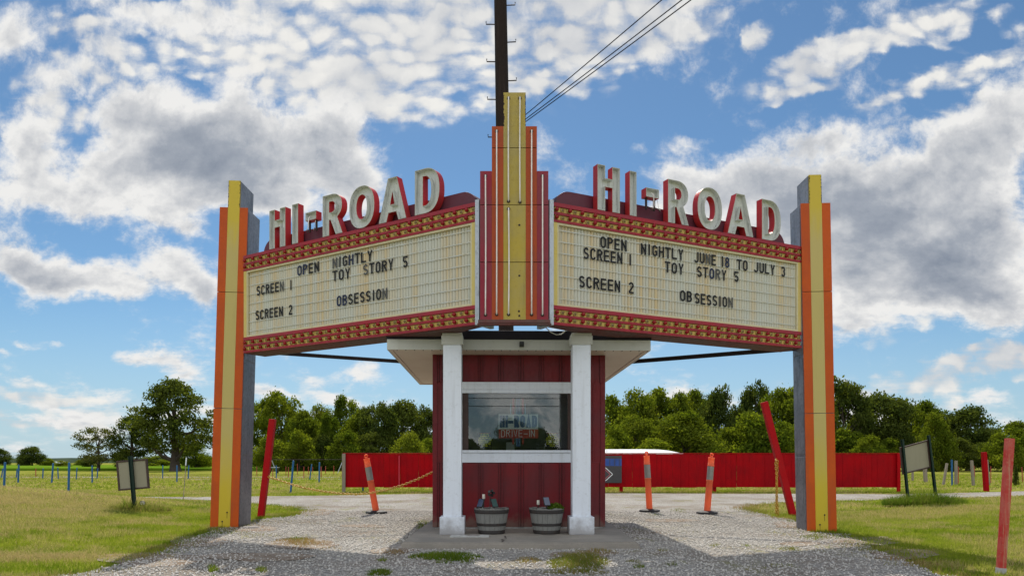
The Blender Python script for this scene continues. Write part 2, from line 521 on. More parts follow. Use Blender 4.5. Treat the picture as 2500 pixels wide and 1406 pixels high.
def glyph(ch, w=0.52, t=0.17):
    """list of (points, closed) centre lines in a box w wide and 1 high"""
    h = t / 2; L, Rr, B, T = h, w - h, h, 1 - h
    cx = w / 2; rx = (w - t) / 2; rz = min(rx * 1.25, 0.24)
    if ch in 'O0':
        return [(_arc(cx, T - rz, rx, rz, 0, 180) + _arc(cx, B + rz, rx, rz, 180, 360), True)]
    if ch in 'CG':
        p = _arc(cx, T - rz, rx, rz, 10, 180) + _arc(cx, B + rz, rx, rz, 180, 350)
        if ch == 'G':
            p = p[:-1] + [(Rr, B + rz), (Rr, 0.46)]
            return [(p, False), ([(cx, 0.46), (w, 0.46)], False)]
        return [(p, False)]
    if ch == 'S':
        z2 = 0.25 + h / 2
        r2 = (1 - t) / 4
        return [(_arc(cx, T - r2, rx, r2, 20, 270) + _arc(cx, B + r2, rx, r2, 90, -160)[1:], False)]
    if ch == 'P':
        return [([(L, 0), (L, 1)], False), ([(L, T), (cx, T)] + _arc(cx, T - 0.2, rx, 0.2, 90, -90) + [(L, T - 0.4)], False)]
    if ch == 'R':
        return [([(L, 0), (L, 1)], False), ([(L, T), (cx, T)] + _arc(cx, T - 0.19, rx, 0.19, 90, -90) + [(L, T - 0.38)], False), ([(cx, T - 0.38), (Rr + 0.02, 0)], False)]
    if ch == 'B':
        return [([(L, 0), (L, 1)], False), ([(L, T), (cx, T)] + _arc(cx, T - 0.195, rx * .92, 0.195, 90, -90) + [(L, T - 0.39)], False),
                ([(cx, T - 0.39)] + _arc(cx, B + 0.22, rx, 0.22, 90, -90) + [(L, B)], False)]
    if ch == 'D':
        return [([(L, 0), (L, 1)], False), ([(L, T), (cx - .03, T)] + _arc(cx - .03, T - rz, rx + .03, rz, 90, 0) + _arc(cx - .03, B + rz, rx + .03, rz, 0, -90) + [(L, B)], False)]
    if ch == 'E':
        return [([(L, 0), (L, 1)], False), ([(L, T), (w, T)], False), ([(L, .51), (w * .92, .51)], False), ([(L, B), (w, B)], False)]
    if ch == 'F':
        return [([(L, 0), (L, 1)], False), ([(L, T), (w, T)], False), ([(L, .51), (w * .92, .51)], False)]
    if ch == 'N':
        return [([(L, 0), (L, 1)], False), ([(Rr, 0), (Rr, 1)], False), ([(L - h * .3, 1 - h), (Rr + h * .3, h)], False)]
    if ch == 'M':
        return [([(L, 0), (L, 1)], False), ([(Rr, 0), (Rr, 1)], False), ([(L, 1), (cx, .35), (Rr, 1)], False)]
    if ch == 'I' or ch == '1':
        return [([(cx, 0), (cx, 1)], False)]
    if ch == 'H':
        return [([(L, 0), (L, 1)], False), ([(Rr, 0), (Rr, 1)], False), ([(L, .5), (Rr, .5)], False)]
    if ch == 'T':
        return [([(cx, 0), (cx, T)], False), ([(-.02, T), (w + .02, T)], False)]
    if ch == 'L':
        return [([(L, 0), (L, 1)], False), ([(L, B), (w, B)], False)]
    if ch == 'Y':
        return [([(h * .9, 1), (cx, .46), (w - h * .9, 1)], False), ([(cx, 0), (cx, .5)], False)]
    if ch == 'V':
        return [([(h * .9, 1), (cx, .08), (w - h * .9, 1)], False)]
    if ch == 'A':
        return [([(h * .9, 0), (cx, .94), (w - h * .9, 0)], False), ([(h * 1.3, .3), (w - h * 1.3, .3)], False)]
    if ch == 'U':
        return [([(L, 1), (L, B + rz)] + _arc(cx, B + rz, rx, rz, 180, 360)[1:-1] + [(Rr, B + rz), (Rr, 1)], False)]
    if ch == 'J':
        return [([(Rr, 1), (Rr, B + rz)] + _arc(cx, B + rz, rx, rz, 0, -165)[1:], False)]
    if ch == '2':
        r2 = .22
        return [(_arc(cx, T - r2, rx, r2, 165, -20) + [(L + .02, B + .1), (L, B)], False), ([(L - h * .6, B), (w, B)], False)]
    if ch == '3':
        return [(_arc(cx, T - .2, rx * .95, .2, 160, -80), False), (_arc(cx, B + .225, rx, .225, 80, -160), False)]
    if ch == '5':
        return [([(w, T), (L, T), (L - .01, .55)], False), (_arc(cx, B + .235, rx, .235, 140, -160, 9), False)]
    if ch == '8':
        return [(_arc(cx, T - .2, rx * .9, .2, 0, 360, 14)[:-1], True), (_arc(cx, B + .225, rx, .225, 0, 360, 14)[:-1], True)]
    if ch == '$':
        return glyph('S', w, t) + [([(cx, -.08), (cx, 1.08)], False)]
    if ch == '.':
        return [([(cx, 0), (cx, t)], False)]
    if ch == ',':
        return [([(cx, -.1), (cx, t)], False)]
    if ch == '-':
        return [([(0, .45), (w, .45)], False)]
    return []


def ribbon(mb, pts, closed, t, y, ox, oz, sx, sz, m=0):
    """thick line in the plane y; points are scaled by sx, sz after the width is applied"""
    n = len(pts)
    P = [Vector((p[0], p[1])) for p in pts]
    left, right = [], []
    for i in range(n):
        a = P[(i - 1) % n] if (closed or i > 0) else None
        b = P[(i + 1) % n] if (closed or i < n - 1) else None
        d1 = (P[i] - a).normalized() if a is not None and (P[i] - a).length > 1e-6 else None
        d2 = (b - P[i]).normalized() if b is not None and (b - P[i]).length > 1e-6 else None
        d1 = d1 or d2; d2 = d2 or d1
        n1v, n2v = Vector((-d1.y, d1.x)), Vector((-d2.y, d2.x))
        mt = n1v + n2v
        mt = mt.normalized() if mt.length > 1e-4 else n1v
        k = (t / 2) / max(mt.dot(n1v), 0.45)
        left.append(P[i] + mt * k); right.append(P[i] - mt * k)
    vs = [(ox + q.x * sx, y, oz + q.y * sz) for q in left] + [(ox + q.x * sx, y, oz + q.y * sz) for q in right]
    fs = []
    for i in range(n if closed else n - 1):
        j = (i + 1) % n
        fs.append((i, j, n + j, n + i))
    mb.add(vs, fs, m)


def letter_mb(ch, width, height, t=0.17, y=0.0, ox=0.0, oz=0.0, mb=None, m=0, step=0.0004):
    mb = mb or MB()
    w = 0.52
    for i, (pts, closed) in enumerate(glyph(ch, w, t)):
        ribbon(mb, pts, closed, t, y - step * i, ox, oz, width / w, height, m)
    return mb


def text_mb(s, x0, x1, z0, height, y, mb, m=0, t=0.17, track=1.25):
    """a line of lettering that fills x0..x1"""
    adv = [0.0]
    for ch in s:
        adv.append(adv[-1] + {' ': .55, 'I': .45, '1': .45, '.': .45, ',': .45}.get(ch, 1.0) * track)
    k = (x1 - x0) / (adv[-1] - (track - 1.0))
    for i, ch in enumerate(s):
        if ch == ' ':
            continue
        wch = {'I': .45, '1': .45, '.': .45, ',': .45}.get(ch, 1.0)
        letter_mb(ch, k, height, t, y, x0 + adv[i] * k - (0 if wch == 1.0 else k * .275), z0, mb, m, step=0.0002)
    return mb
# ------------------------------------------------------------------ materials
M = {}
M['orange'] = paint('orange_paint', (0.54, 0.088, 0.005), 0.45, dirt_amt=0.35, fade=(0.42, 0.066, 0.012), fade_amt=0.7, rust=0.25)
M['orange_pylon'] = paint('orange_pylon_paint', (0.40, 0.068, 0.012), 0.45, dirt_amt=0.45, fade=(0.32, 0.058, 0.020), fade_amt=0.7, rust=0.2)
M['crimson'] = paint('crimson_pylon_paint', (0.28, 0.015, 0.035), 0.45, dirt_amt=0.4, fade=(0.22, 0.045, 0.060), fade_amt=0.9, rust=0.2)
M['steel'] = paint('grey_sheet_steel', (0.155, 0.165, 0.19), 0.42, metal=0.45, dirt=(0.05, 0.05, 0.055), dirt_amt=0.8, streak=0.8, rust=0.35, fade=(0.25, 0.26, 0.29), fade_amt=0.9, bump=0.12)
M['steel_light'] = paint('galvanised_flashing', (0.45, 0.48, 0.52), 0.4, metal=0.5, dirt=(0.10, 0.09, 0.09), dirt_amt=0.5, rust=0.3)
M['under'] = paint('rusty_underside', (0.11, 0.085, 0.075), 0.7, dirt=(0.10, 0.03, 0.02), dirt_amt=0.6, rust=0.8, fade=(0.16, 0.03, 0.03), fade_amt=0.7)
M['board_red'] = paint('marquee_red_paint', (0.36, 0.022, 0.035), 0.42, dirt_amt=0.45, rust=0.25, fade=(0.25, 0.03, 0.05), fade_amt=0.6)
M['board_yellow'] = paint('marquee_yellow_paint', (0.64, 0.49, 0.14), 0.55, dirt=(0.15, 0.08, 0.03), dirt_amt=0.6, streak=0.9, rust=0.35, scale=1.6)
M['trim_yellow'] = paint('trim_yellow_paint', (0.62, 0.47, 0.10), 0.45, dirt_amt=0.3, fade=(0.60, 0.52, 0.25), fade_amt=0.6)
M['trim_cream'] = paint('trim_cream_paint', (0.62, 0.56, 0.36), 0.5, dirt_amt=0.4, rust=0.1)
M['crest'] = paint('maroon_crest_paint', (0.105, 0.022, 0.042), 0.45, dirt_amt=0.35, fade=(0.13, 0.045, 0.06), fade_amt=0.7)
M['letter_red'] = paint('letter_side_red', (0.50, 0.035, 0.035), 0.35, dirt_amt=0.3, fade=(0.34, 0.035, 0.045), fade_amt=0.6, rust=0.1, scale=2)
M['letter_white'] = paint('letter_face_white', (0.62, 0.64, 0.62), 0.75, dirt=(0.11, 0.095, 0.075), dirt_amt=0.75, streak=0.9, rust=0.5, scale=2.2, spec=0.08)
M['letter_rim'] = plain('letter_rim_metal', (0.42, 0.42, 0.37), 0.5)
M['neon'] = plain('white_neon_tube', (0.74, 0.70, 0.66), 0.25, var=0.08)
M['black'] = plain('black_plastic', (0.018, 0.018, 0.018), 0.45)
M['seam'] = plain('dark_seam', (0.035, 0.022, 0.018), 0.8)
M['white'] = paint('white_trim_paint', (0.74, 0.79, 0.86), 0.45, dirt=(0.3, 0.29, 0.27), dirt_amt=0.4, bump=0.01, splash=0.28)
M['fascia'] = paint('cream_fascia_paint', (0.52, 0.53, 0.48), 0.45, dirt=(0.25, 0.23, 0.18), dirt_amt=0.3, bump=0.01)
M['roof_edge'] = paint('black_roof_edge', (0.014, 0.012, 0.018), 0.55, dirt=(0.04, 0.035, 0.03), dirt_amt=0.4)
M['siding'] = paint('maroon_siding', (0.190, 0.012, 0.016), 0.40, dirt=(0.05, 0.010, 0.010), dirt_amt=0.55, fade=(0.120, 0.022, 0.028), fade_amt=0.8, bump=0.03, splash=0.22)
M['siding_groove_shade'] = plain('siding_groove_shade', (0.045, 0.006, 0.008), 0.7)
M['fence'] = paint('bright_red_fence', (0.38, 0.001, 0.005), 0.5, dirt=(0.12, 0.004, 0.006), dirt_amt=0.6, fade=(0.27, 0.002, 0.006), fade_amt=0.8, bump=0.02, spec=0.08)
M['post_red'] = paint('red_post_paint', (0.44, 0.003, 0.008), 0.5, spec=0.1, dirt_amt=0.15, fade=(0.40, 0.015, 0.02), fade_amt=0.6)
M['post_worn'] = paint('worn_red_post', (0.42, 0.020, 0.022), 0.75, dirt=(0.40, 0.30, 0.19), dirt_amt=1.0, streak=1.0, fade=(0.44, 0.13, 0.10), fade_amt=0.8, scale=2.2, spec=0.08)
M['blue_post'] = paint('blue_post_paint', (0.02, 0.12, 0.32), 0.5, dirt_amt=0.3, fade=(0.04, 0.10, 0.22), fade_amt=0.6)
M['thin_red'] = paint('faded_red_stake', (0.34, 0.06, 0.05), 0.55, dirt_amt=0.3)
M['grey_wood'] = paint('grey_weathered_wood', (0.26, 0.22, 0.18), 0.85, dirt=(0.10, 0.08, 0.06), dirt_amt=0.6, bump=0.1, scale=3)
M['cone'] = paint('orange_delineator_plastic', (0.95, 0.19, 0.075), 0.42, dirt=(0.40, 0.10, 0.05), dirt_amt=0.2, bump=0.0)
M['reflect'] = plain('grey_reflective_sleeve', (0.28, 0.27, 0.25), 0.35)
M['rubber'] = plain('black_rubber', (0.02, 0.02, 0.02), 0.7)
M['green_post'] = paint('dark_green_sign_post', (0.010, 0.030, 0.022), 0.45, dirt_amt=0.15)
M['board_back'] = paint('grey_beige_board', (0.30, 0.28, 0.21), 0.55, dirt_amt=0.12, bump=0.01)
M['board_frame'] = plain('brown_board_frame', (0.050, 0.026, 0.020), 0.6)
M['chain'] = plain('yellow_chain', (0.55, 0.30, 0.03), 0.45)
M['steel_dark'] = paint('dark_rusty_bar', (0.035, 0.026, 0.025), 0.6, dirt=(0.08, 0.035, 0.02), dirt_amt=0.5)
M['pole'] = paint('creosote_pole', (0.022, 0.014, 0.012), 0.9, dirt=(0.055, 0.036, 0.028), dirt_amt=0.8, bump=0.12, scale=1.5)
M['wire'] = plain('black_wire', (0.02, 0.02, 0.025), 0.95, spec=0.0)
M['cable'] = plain('white_cable', (0.6, 0.58, 0.5), 0.4)
M['stave'] = paint('weathered_stave', (0.22, 0.22, 0.205), 0.8, dirt=(0.06, 0.055, 0.05), dirt_amt=0.7, bump=0.08, scale=3)
M['hoop'] = paint('dark_barrel_hoop', (0.030, 0.026, 0.024), 0.55, dirt=(0.08, 0.045, 0.025), dirt_amt=0.5)
M['soil'] = plain('dark_soil', (0.03, 0.02, 0.014), 0.95, var=0.4, scale=40)
M['solar_blue'] = plain('solar_cell', (0.035, 0.055, 0.11), 0.25)
M['solar_teal'] = plain('solar_cell_teal', (0.02, 0.07, 0.06), 0.25)
M['bark'] = plain('bark', (0.060, 0.046, 0.034), 0.9, var=0.4, scale=6)
M['cloth_white'] = plain('white_roof_sheet', (0.8, 0.8, 0.8), 0.4)
M['stone'] = plain('field_stone', (0.24, 0.22, 0.20), 0.85, var=0.3)
M['drain'] = plain('pale_cast_concrete', (0.42, 0.42, 0.40), 0.8, var=0.2, scale=18)

m, n, b = new_mat('coral_plastic')
out = m.node_tree.nodes['Material Output']
b.inputs['Base Color'].default_value = (1.0, 0.27, 0.14, 1); b.inputs['Roughness'].default_value = 0.45; b.inputs['Specular IOR Level'].default_value = 0.25
t_ = n.node('ShaderNodeBsdfTranslucent'); t_.inputs[0].default_value = (1.0, 0.34, 0.14, 1)
mx = n.node('ShaderNodeMixShader'); mx.inputs[0].default_value = 0.5
n.link(b.outputs[0], mx.inputs[1]); n.link(t_.outputs[0], mx.inputs[2]); n.link(mx.outputs[0], out.inputs[0])
M['cone'] = m
m, n, b = new_mat('red_bulb_glass')
b.inputs['Base Color'].default_value = (0.26, 0.006, 0.010, 1); b.inputs['Roughness'].default_value = 0.22
b.inputs['Specular IOR Level'].default_value = 0.3
M['bulb_red'] = m
m, n, b = new_mat('clear_bulb_glass')
n.link(n.mix(n.ramp(n.noise(obj_coords(n), 30, 3), .4, .6), c4((0.30, 0.22, 0.06)), c4((0.16, 0.10, 0.03))), b.inputs['Base Color']); b.inputs['Roughness'].default_value = 0.25
M['bulb_clear'] = m
M['socket'] = plain('socket_ring', (0.46, 0.34, 0.09), 0.45, var=0.35, scale=60)
M['rust_dot'] = plain('dark_rust', (0.035, 0.02, 0.013), 0.8)


def yellow_stripe(name):
    """enamel that keeps its yellow at the ends of each sheet and has bleached to beige in the middle"""
    m, n, b = new_mat(name)
    co = obj_coords(n)
    z = n.sep(co)[2]
    broad = n.noise(n.mapping(co, scale=(2.5, 2.5, 0.8)), 1.4, 5, 0.6)
    g = n.math('ADD', n.math('MULTIPLY', n.math('SUBTRACT', broad, 0.5), 1.3), z)
    bleach = n.math('MULTIPLY', n.ramp(g, 0.5, 1.5), n.ramp(g, 4.75, 4.2))
    c = n.mix(n.math('MULTIPLY', bleach, 0.92), c4((0.55, 0.41, 0.015)), c4((0.48, 0.385, 0.125)))
    runs = n.noise(n.mapping(co, scale=(20, 20, 0.8)), 1.0, 5, 0.6)
    c = n.mix(n.ramp(runs, 0.55, 0.8, 0, 0.35), c, c4((0.22, 0.14, 0.05)))
    n.link(c, b.inputs['Base Color'])
    b.inputs['Roughness'].default_value = 0.4
    return m


M['yellow'] = yellow_stripe('yellow_enamel')
M['yellow_pylon'] = paint('yellow_pylon_paint', (0.44, 0.33, 0.045), 0.45, dirt=(0.15, 0.09, 0.03), dirt_amt=0.5, fade=(0.37, 0.30, 0.11), fade_amt=0.9, rust=0.15)

m, n, b = new_mat('corrugated_letter_panel')
co = obj_coords(n)
x = n.sep(co)[0]
broad = n.noise(n.mapping(co, scale=(5.0, 1, 0.35)), 1.0, 4, 0.6)
rib = n.noise(n.mapping(co, scale=(21.0, 1, 0.25)), 1.0, 2, 0.5)
patch = n.noise(co, 1.3, 4, 0.6)
c = n.mix(n.ramp(broad, 0.36, 0.66), c4((0.55, 0.56, 0.48)), c4((0.60, 0.47, 0.25)))
c = n.mix(n.ramp(rib, 0.40, 0.62, 0, 0.65), c, c4((0.52, 0.53, 0.46)))
c = n.mix(n.ramp(patch, 0.45, 0.7, 0, 0.35), c, c4((0.60, 0.62, 0.58)))
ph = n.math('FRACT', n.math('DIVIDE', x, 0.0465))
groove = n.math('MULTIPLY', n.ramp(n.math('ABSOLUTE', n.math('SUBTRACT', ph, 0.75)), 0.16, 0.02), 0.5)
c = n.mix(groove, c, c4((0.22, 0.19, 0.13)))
n.link(c, b.inputs['Base Color']); b.inputs['Roughness'].default_value = 0.35
M['panel'] = m
m, n, b = new_mat('pale_letter_rail')
n.link(n.mix(n.ramp(n.noise(n.mapping(obj_coords(n), scale=(6, 1, 1)), 2.0, 4), .4, .65), c4((0.53, 0.55, 0.52)), c4((0.54, 0.50, 0.38))), b.inputs['Base Color'])
b.inputs['Roughness'].default_value = 0.3
M['rail'] = m
M['ink'] = plain('black_sign_letter', (0.014, 0.015, 0.018), 0.5, spec=0.15, var=0.25)
M['ink_blue'] = plain('dark_blue_sign_letter', (0.014, 0.022, 0.060), 0.5, spec=0.15, var=0.25)
M['ink_faded'] = plain('faded_grey_sign_letter', (0.055, 0.054, 0.048), 0.5, var=0.5, scale=20)

m, n, b = new_mat('soffit_panel')
co = obj_coords(n)
y = n.sep(co)[1]
ph = n.math('FRACT', n.math('DIVIDE', y, 0.095))
gr = n.ramp(n.math('ABSOLUTE', n.math('SUBTRACT', ph, 0.5)), 0.08, 0.02)
n.link(n.mix(n.math('MULTIPLY', gr, 0.6), n.mix(n.ramp(n.noise(co, 3, 4), .3, .7), c4((0.60, 0.50, 0.40)), c4((0.64, 0.55, 0.45))), c4((0.25, 0.19, 0.15))), b.inputs['Base Color'])
b.inputs['Roughness'].default_value = 0.5
M['soffit'] = m

m, n, b = new_mat('pad_concrete')
co = geo_pos(n)
c = n.mix(n.ramp(n.noise(co, 1.6, 6, 0.65), .35, .65), c4((0.30, 0.27, 0.225)), c4((0.22, 0.20, 0.17)))
c = n.mix(n.ramp(n.noise(co, 60, 4, 0.7), .5, .7, 0, .5), c, c4((0.16, 0.15, 0.13)))
n.link(c, b.inputs['Base Color']); b.inputs['Roughness'].default_value = 0.9
bp = n.node('ShaderNodeBump'); bp.inputs['Strength'].default_value = 0.5; bp.inputs['Distance'].default_value = 0.02
n.link(n.noise(co, 14, 8, 0.7), bp.inputs['Height']); n.link(bp.outputs[0], b.inputs['Normal'])
M['concrete'] = m

# window glass: clear pane with the reflection of an old, coated double pane
m, n, b = new_mat('window_glass')
out = m.node_tree.nodes['Material Output']
m.node_tree.nodes.remove(b)
tr = n.node('ShaderNodeBsdfTransparent'); tr.inputs[0].default_value = (0.80, 0.84, 0.82, 1)
gl = n.node('ShaderNodeBsdfGlossy'); gl.inputs['Roughness'].default_value = 0.005
fr = n.node('ShaderNodeFresnel'); fr.inputs['IOR'].default_value = 1.9
mx = n.node('ShaderNodeMixShader')
n.link(n.math('MULTIPLY', fr.outputs[0], 0.85, clamp=True), mx.inputs[0]); n.link(tr.outputs[0], mx.inputs[1]); n.link(gl.outputs[0], mx.inputs[2])
n.link(mx.outputs[0], out.inputs[0])
M['glass'] = m


def leaf_mat(name, dark, light, trans, hue=0.6):
    m, n, b = new_mat(name)
    out = m.node_tree.nodes['Material Output']
    m.node_tree.nodes.remove(b)
    pos = geo_pos(n)
    oi = n.node('ShaderNodeObjectInfo')
    f1 = n.noise(pos, 0.45, 3, 0.6)
    f2 = n.noise(pos, 5.0, 3, 0.6)
    f = n.math('ADD', n.math('MULTIPLY', f1, 0.6), n.math('MULTIPLY', f2, 0.4))
    f = n.math('ADD', f, n.math('MULTIPLY', n.math('SUBTRACT', oi.outputs['Random'], 0.5), 0.12))
    c = n.mix(n.ramp(f, 0.34, 0.64), c4(dark), c4(light))
    d = n.node('ShaderNodeBsdfDiffuse'); n.link(c, d.inputs[0])
    t = n.node('ShaderNodeBsdfTranslucent'); n.link(n.mix(1.0, c, c4((1.25, 1.2, 0.45)), 'MULTIPLY'), t.inputs[0])
    mx = n.node('ShaderNodeMixShader'); mx.inputs[0].default_value = trans
    n.link(d.outputs[0], mx.inputs[1]); n.link(t.outputs[0], mx.inputs[2])
    n.link(mx.outputs[0], out.inputs[0])
    return m


M['leaf_dark'] = leaf_mat('dark_oak_leaves', (0.046, 0.072, 0.018), (0.105, 0.132, 0.028), 0.48)
M['leaf_mid'] = leaf_mat('green_leaves', (0.070, 0.112, 0.014), (0.175, 0.215, 0.024), 0.56)
M['leaf_light'] = leaf_mat('yellow_green_leaves', (0.085, 0.125, 0.012), (0.175, 0.205, 0.028), 0.52)
M['leaf_willow'] = leaf_mat('olive_open_leaves', (0.070, 0.085, 0.028), (0.130, 0.140, 0.045), 0.42)


def grass_mat(name, a, b_, dry, trans=0.45):
    m, n, b = new_mat(name)
    out = m.node_tree.nodes['Material Output']
    m.node_tree.nodes.remove(b)
    pos = geo_pos(n)
    at_ = n.node('ShaderNodeAttribute'); at_.attribute_name = 'dry'
    f = n.noise(pos, 1.1, 5, 0.65)
    f3 = n.noise(pos, 40.0, 2, 0.5)
    c = n.mix(n.ramp(n.math('ADD', n.math('MULTIPLY', f, .7), n.math('MULTIPLY', f3, .3)), 0.36, 0.62), c4(a), c4(b_))
    c = n.mix(at_.outputs['Fac'], c, c4(dry))
    d = n.node('ShaderNodeBsdfDiffuse'); n.link(c, d.inputs[0])
    t = n.node('ShaderNodeBsdfTranslucent'); n.link(c, t.inputs[0])
    mx = n.node('ShaderNodeMixShader'); mx.inputs[0].default_value = trans
    n.link(d.outputs[0], mx.inputs[1]); n.link(t.outputs[0], mx.inputs[2])
    n.link(mx.outputs[0], out.inputs[0])
    return m


M['grass'] = grass_mat('lawn_blades', (0.140, 0.220, 0.012), (0.310, 0.360, 0.036), (0.50, 0.39, 0.18))
M['weed'] = grass_mat('weed_blades', (0.080, 0.165, 0.012), (0.18, 0.26, 0.022), (0.36, 0.23, 0.10))
M['plant'] = grass_mat('planter_leaves', (0.05, 0.12, 0.01), (0.12, 0.20, 0.02), (0.2, 0.2, 0.05))

# ground
m, n, b = new_mat('lawn_ground')
co = geo_pos(n)
f = n.noise(co, 0.35, 6, 0.65); f2 = n.noise(co, 2.6, 6, 0.7); f3 = n.noise(co, 30, 4, 0.7)
c = n.mix(n.ramp(f, 0.38, 0.62), c4((0.160, 0.200, 0.016)), c4((0.265, 0.270, 0.050)))
c = n.mix(n.ramp(f2, 0.46, 0.66, 0, 0.85), c, c4((0.30, 0.245, 0.100)))
c = n.mix(n.ramp(f3, 0.45, 0.7, 0, 0.6), c, c4((0.060, 0.080, 0.012)))
n.link(c, b.inputs['Base Color']); b.inputs['Roughness'].default_value = 1.0; b.inputs['Specular IOR Level'].default_value = 0.0
bp = n.node('ShaderNodeBump'); bp.inputs['Strength'].default_value = 0.8; bp.inputs['Distance'].default_value = 0.05
n.link(n.noise(co, 18, 6, 0.7), bp.inputs['Height']); n.link(bp.outputs[0], b.inputs['Normal'])
M['ground'] = m

m, n, b = new_mat('limestone_gravel')
co = geo_pos(n)
v1 = n.voro(co, 34, 'F1'); vc = n.node('ShaderNodeTexVoronoi'); n.link(co, vc.inputs['Vector']); vc.inputs['Scale'].default_value = 34
cc = n.sep(vc.outputs['Color'])[0]
c = n.mix(cc, c4((0.36, 0.34, 0.31)), c4((0.58, 0.555, 0.515)))
c = n.mix(n.ramp(v1, 0.35, 0.70, 0, 0.6), c, c4((0.17, 0.155, 0.135)))
patch = n.noise(co, 0.55, 7, 0.68)
c = n.mix(n.ramp(patch, 0.46, 0.66, 0, 0.85), c, c4((0.235, 0.19, 0.145)))
tr_ = n.noise(n.mapping(co, scale=(0.9, 0.22, 1)), 1.0, 5, 0.6)
c = n.mix(n.ramp(tr_, 0.46, 0.62, 0, 0.45), c, c4((0.26, 0.235, 0.20)))
p2 = n.noise(n.mapping(co, scale=(1.0, 0.45, 1)), 1.5, 6, 0.7)
c = n.mix(n.ramp(p2, 0.54, 0.70, 0, 0.7), c, c4((0.24, 0.235, 0.075)))
n.link(c, b.inputs['Base Color']); b.inputs['Roughness'].default_value = 0.95; b.inputs['Specular IOR Level'].default_value = 0.05
bp = n.node('ShaderNodeBump'); bp.inputs['Strength'].default_value = 1.0; bp.inputs['Distance'].default_value = 0.03
hh = n.math('ADD', n.math('MULTIPLY', v1, -1.0), n.math('MULTIPLY', n.noise(co, 9, 5, .7), 1.2))
n.link(hh, bp.inputs['Height']); n.link(bp.outputs[0], b.inputs['Normal'])
M['gravel'] = m
m, n, b = new_mat('bare_brown_dirt')
co = geo_pos(n)
c = n.mix(n.ramp(n.noise(co, 3.0, 7, .7), .35, .65), c4((0.20, 0.150, 0.110)), c4((0.33, 0.285, 0.235)))
c = n.mix(n.ramp(n.voro(co, 40, 'F1'), 0.15, 0.32, 0.6, 0.0), c, c4((0.46, 0.43, 0.39)))
n.link(c, b.inputs['Base Color']); b.inputs['Roughness'].default_value = 1.0; b.inputs['Specular IOR Level'].default_value = 0.0
bp = n.node('ShaderNodeBump'); bp.inputs['Strength'].default_value = 0.8; bp.inputs['Distance'].default_value = 0.03
n.link(n.noise(co, 22, 6, .7), bp.inputs['Height']); n.link(bp.outputs[0], b.inputs['Normal'])
M['dirt'] = m
m, n, b = new_mat('loose_stones')
at_ = n.node('ShaderNodeAttribute'); at_.attribute_name = 'tone'
n.link(n.mix(at_.outputs['Fac'], c4((0.34, 0.32, 0.29)), c4((0.60, 0.57, 0.525))), b.inputs['Base Color']); b.inputs['Roughness'].default_value = 0.9
M['stones'] = m
m, n, b = new_mat('crop_green')
co = geo_pos(n)
n.link(n.mix(n.ramp(n.noise(co, .25, 5, .6), .35, .65), c4((0.085, 0.170, 0.012)), c4((0.13, 0.205, 0.018))), b.inputs['Base Color']); b.inputs['Roughness'].default_value = 1.0; b.inputs['Specular IOR Level'].default_value = 0.0
M['crop'] = m
m, n, b = new_mat('distant_woods')
co = geo_pos(n)
n.link(n.mix(n.ramp(n.noise(co, .03, 6, .7), .35, .65), c4((0.035, 0.055, 0.04)), c4((0.06, 0.08, 0.05))), b.inputs['Base Color']); b.inputs['Roughness'].default_value = 1.0; b.inputs['Specular IOR Level'].default_value = 0.0
M['hills'] = m
# ------------------------------------------------------------------ the marquee sign: two boards, pylon, two outer pillars
Z_B = 2.657           # underside of the boards
H_B = 1.473


def offset_left(pts, d):
    n = len(pts); out = []
    for i in range(n):
        a, p, q = Vector(pts[i - 1]), Vector(pts[i]), Vector(pts[(i + 1) % n])
        d1, d2 = (p - a).normalized(), (q - p).normalized()
        n1, n2 = Vector((-d1.y, d1.x)), Vector((-d2.y, d2.x))
        mt = (n1 + n2)
        mt = mt.normalized() if mt.length > 1e-4 else n1
        out.append(p + mt * (d / max(mt.dot(n1), 0.35)))
    return [(p.x, p.y) for p in out]


def ell(cx, cz, rx, rz, a0, a1, n=16, e=2.0):
    out = []
    for i in range(n + 1):
        a = R(a0 + (a1 - a0) * i / n)
        c, s = math.cos(a), math.sin(a)
        out.append((cx + rx * math.copysign(abs(c) ** (2 / e), c), cz + rz * math.copysign(abs(s) ** (2 / e), s)))
    return out


def big_contours(ch):
    if ch == 'H':
        return [[(0, 0), (.34, 0), (.34, .53), (.66, .53), (.66, 0), (1, 0), (1, 1), (.66, 1), (.66, .72), (.34, .72), (.34, 1), (0, 1)]]
    if ch in 'I-':
        return [[(0, 0), (1, 0), (1, 1), (0, 1)]]
    if ch == 'O':
        return [ell(.5, .5, .5, .5, 0, 360, 40, 2.25)[:-1], ell(.5, .5, .21, .29, 360, 0, 32, 2.2)[:-1]]
    if ch == 'A':
        return [[(0, 0), (.28, 0), (.36, .20), (.64, .20), (.72, 0), (1, 0), (.66, 1), (.34, 1)], [(.58, .38), (.42, .38), (.5, .68)][::1][::-1]]
    if ch == 'D':
        return [[(0, 0), (.40, 0)] + ell(.42, .5, .58, .5, -88, 88, 22, 2.3) + [(.40, 1), (0, 1)],
                ([(.33, .17)] + ell(.40, .5, .27, .33, -88, 88, 18, 2.3) + [(.33, .83)])[::-1]]
    if ch == 'R':
        return [[(0, 0), (.33, 0), (.33, .38), (.40, .38), (.66, 0), (1, 0), (.735, .42)] + ell(.45, .695, .52, .305, -52, 88, 18, 2.2) + [(0, 1)],
                ([(.33, .565)] + ell(.42, .69, .22, .135, -88, 88, 12, 2.3) + [(.33, .825)])[::-1]]


def area2(p):
    return sum(p[i - 1][0] * p[i][1] - p[i][0] * p[i - 1][1] for i in range(len(p)))


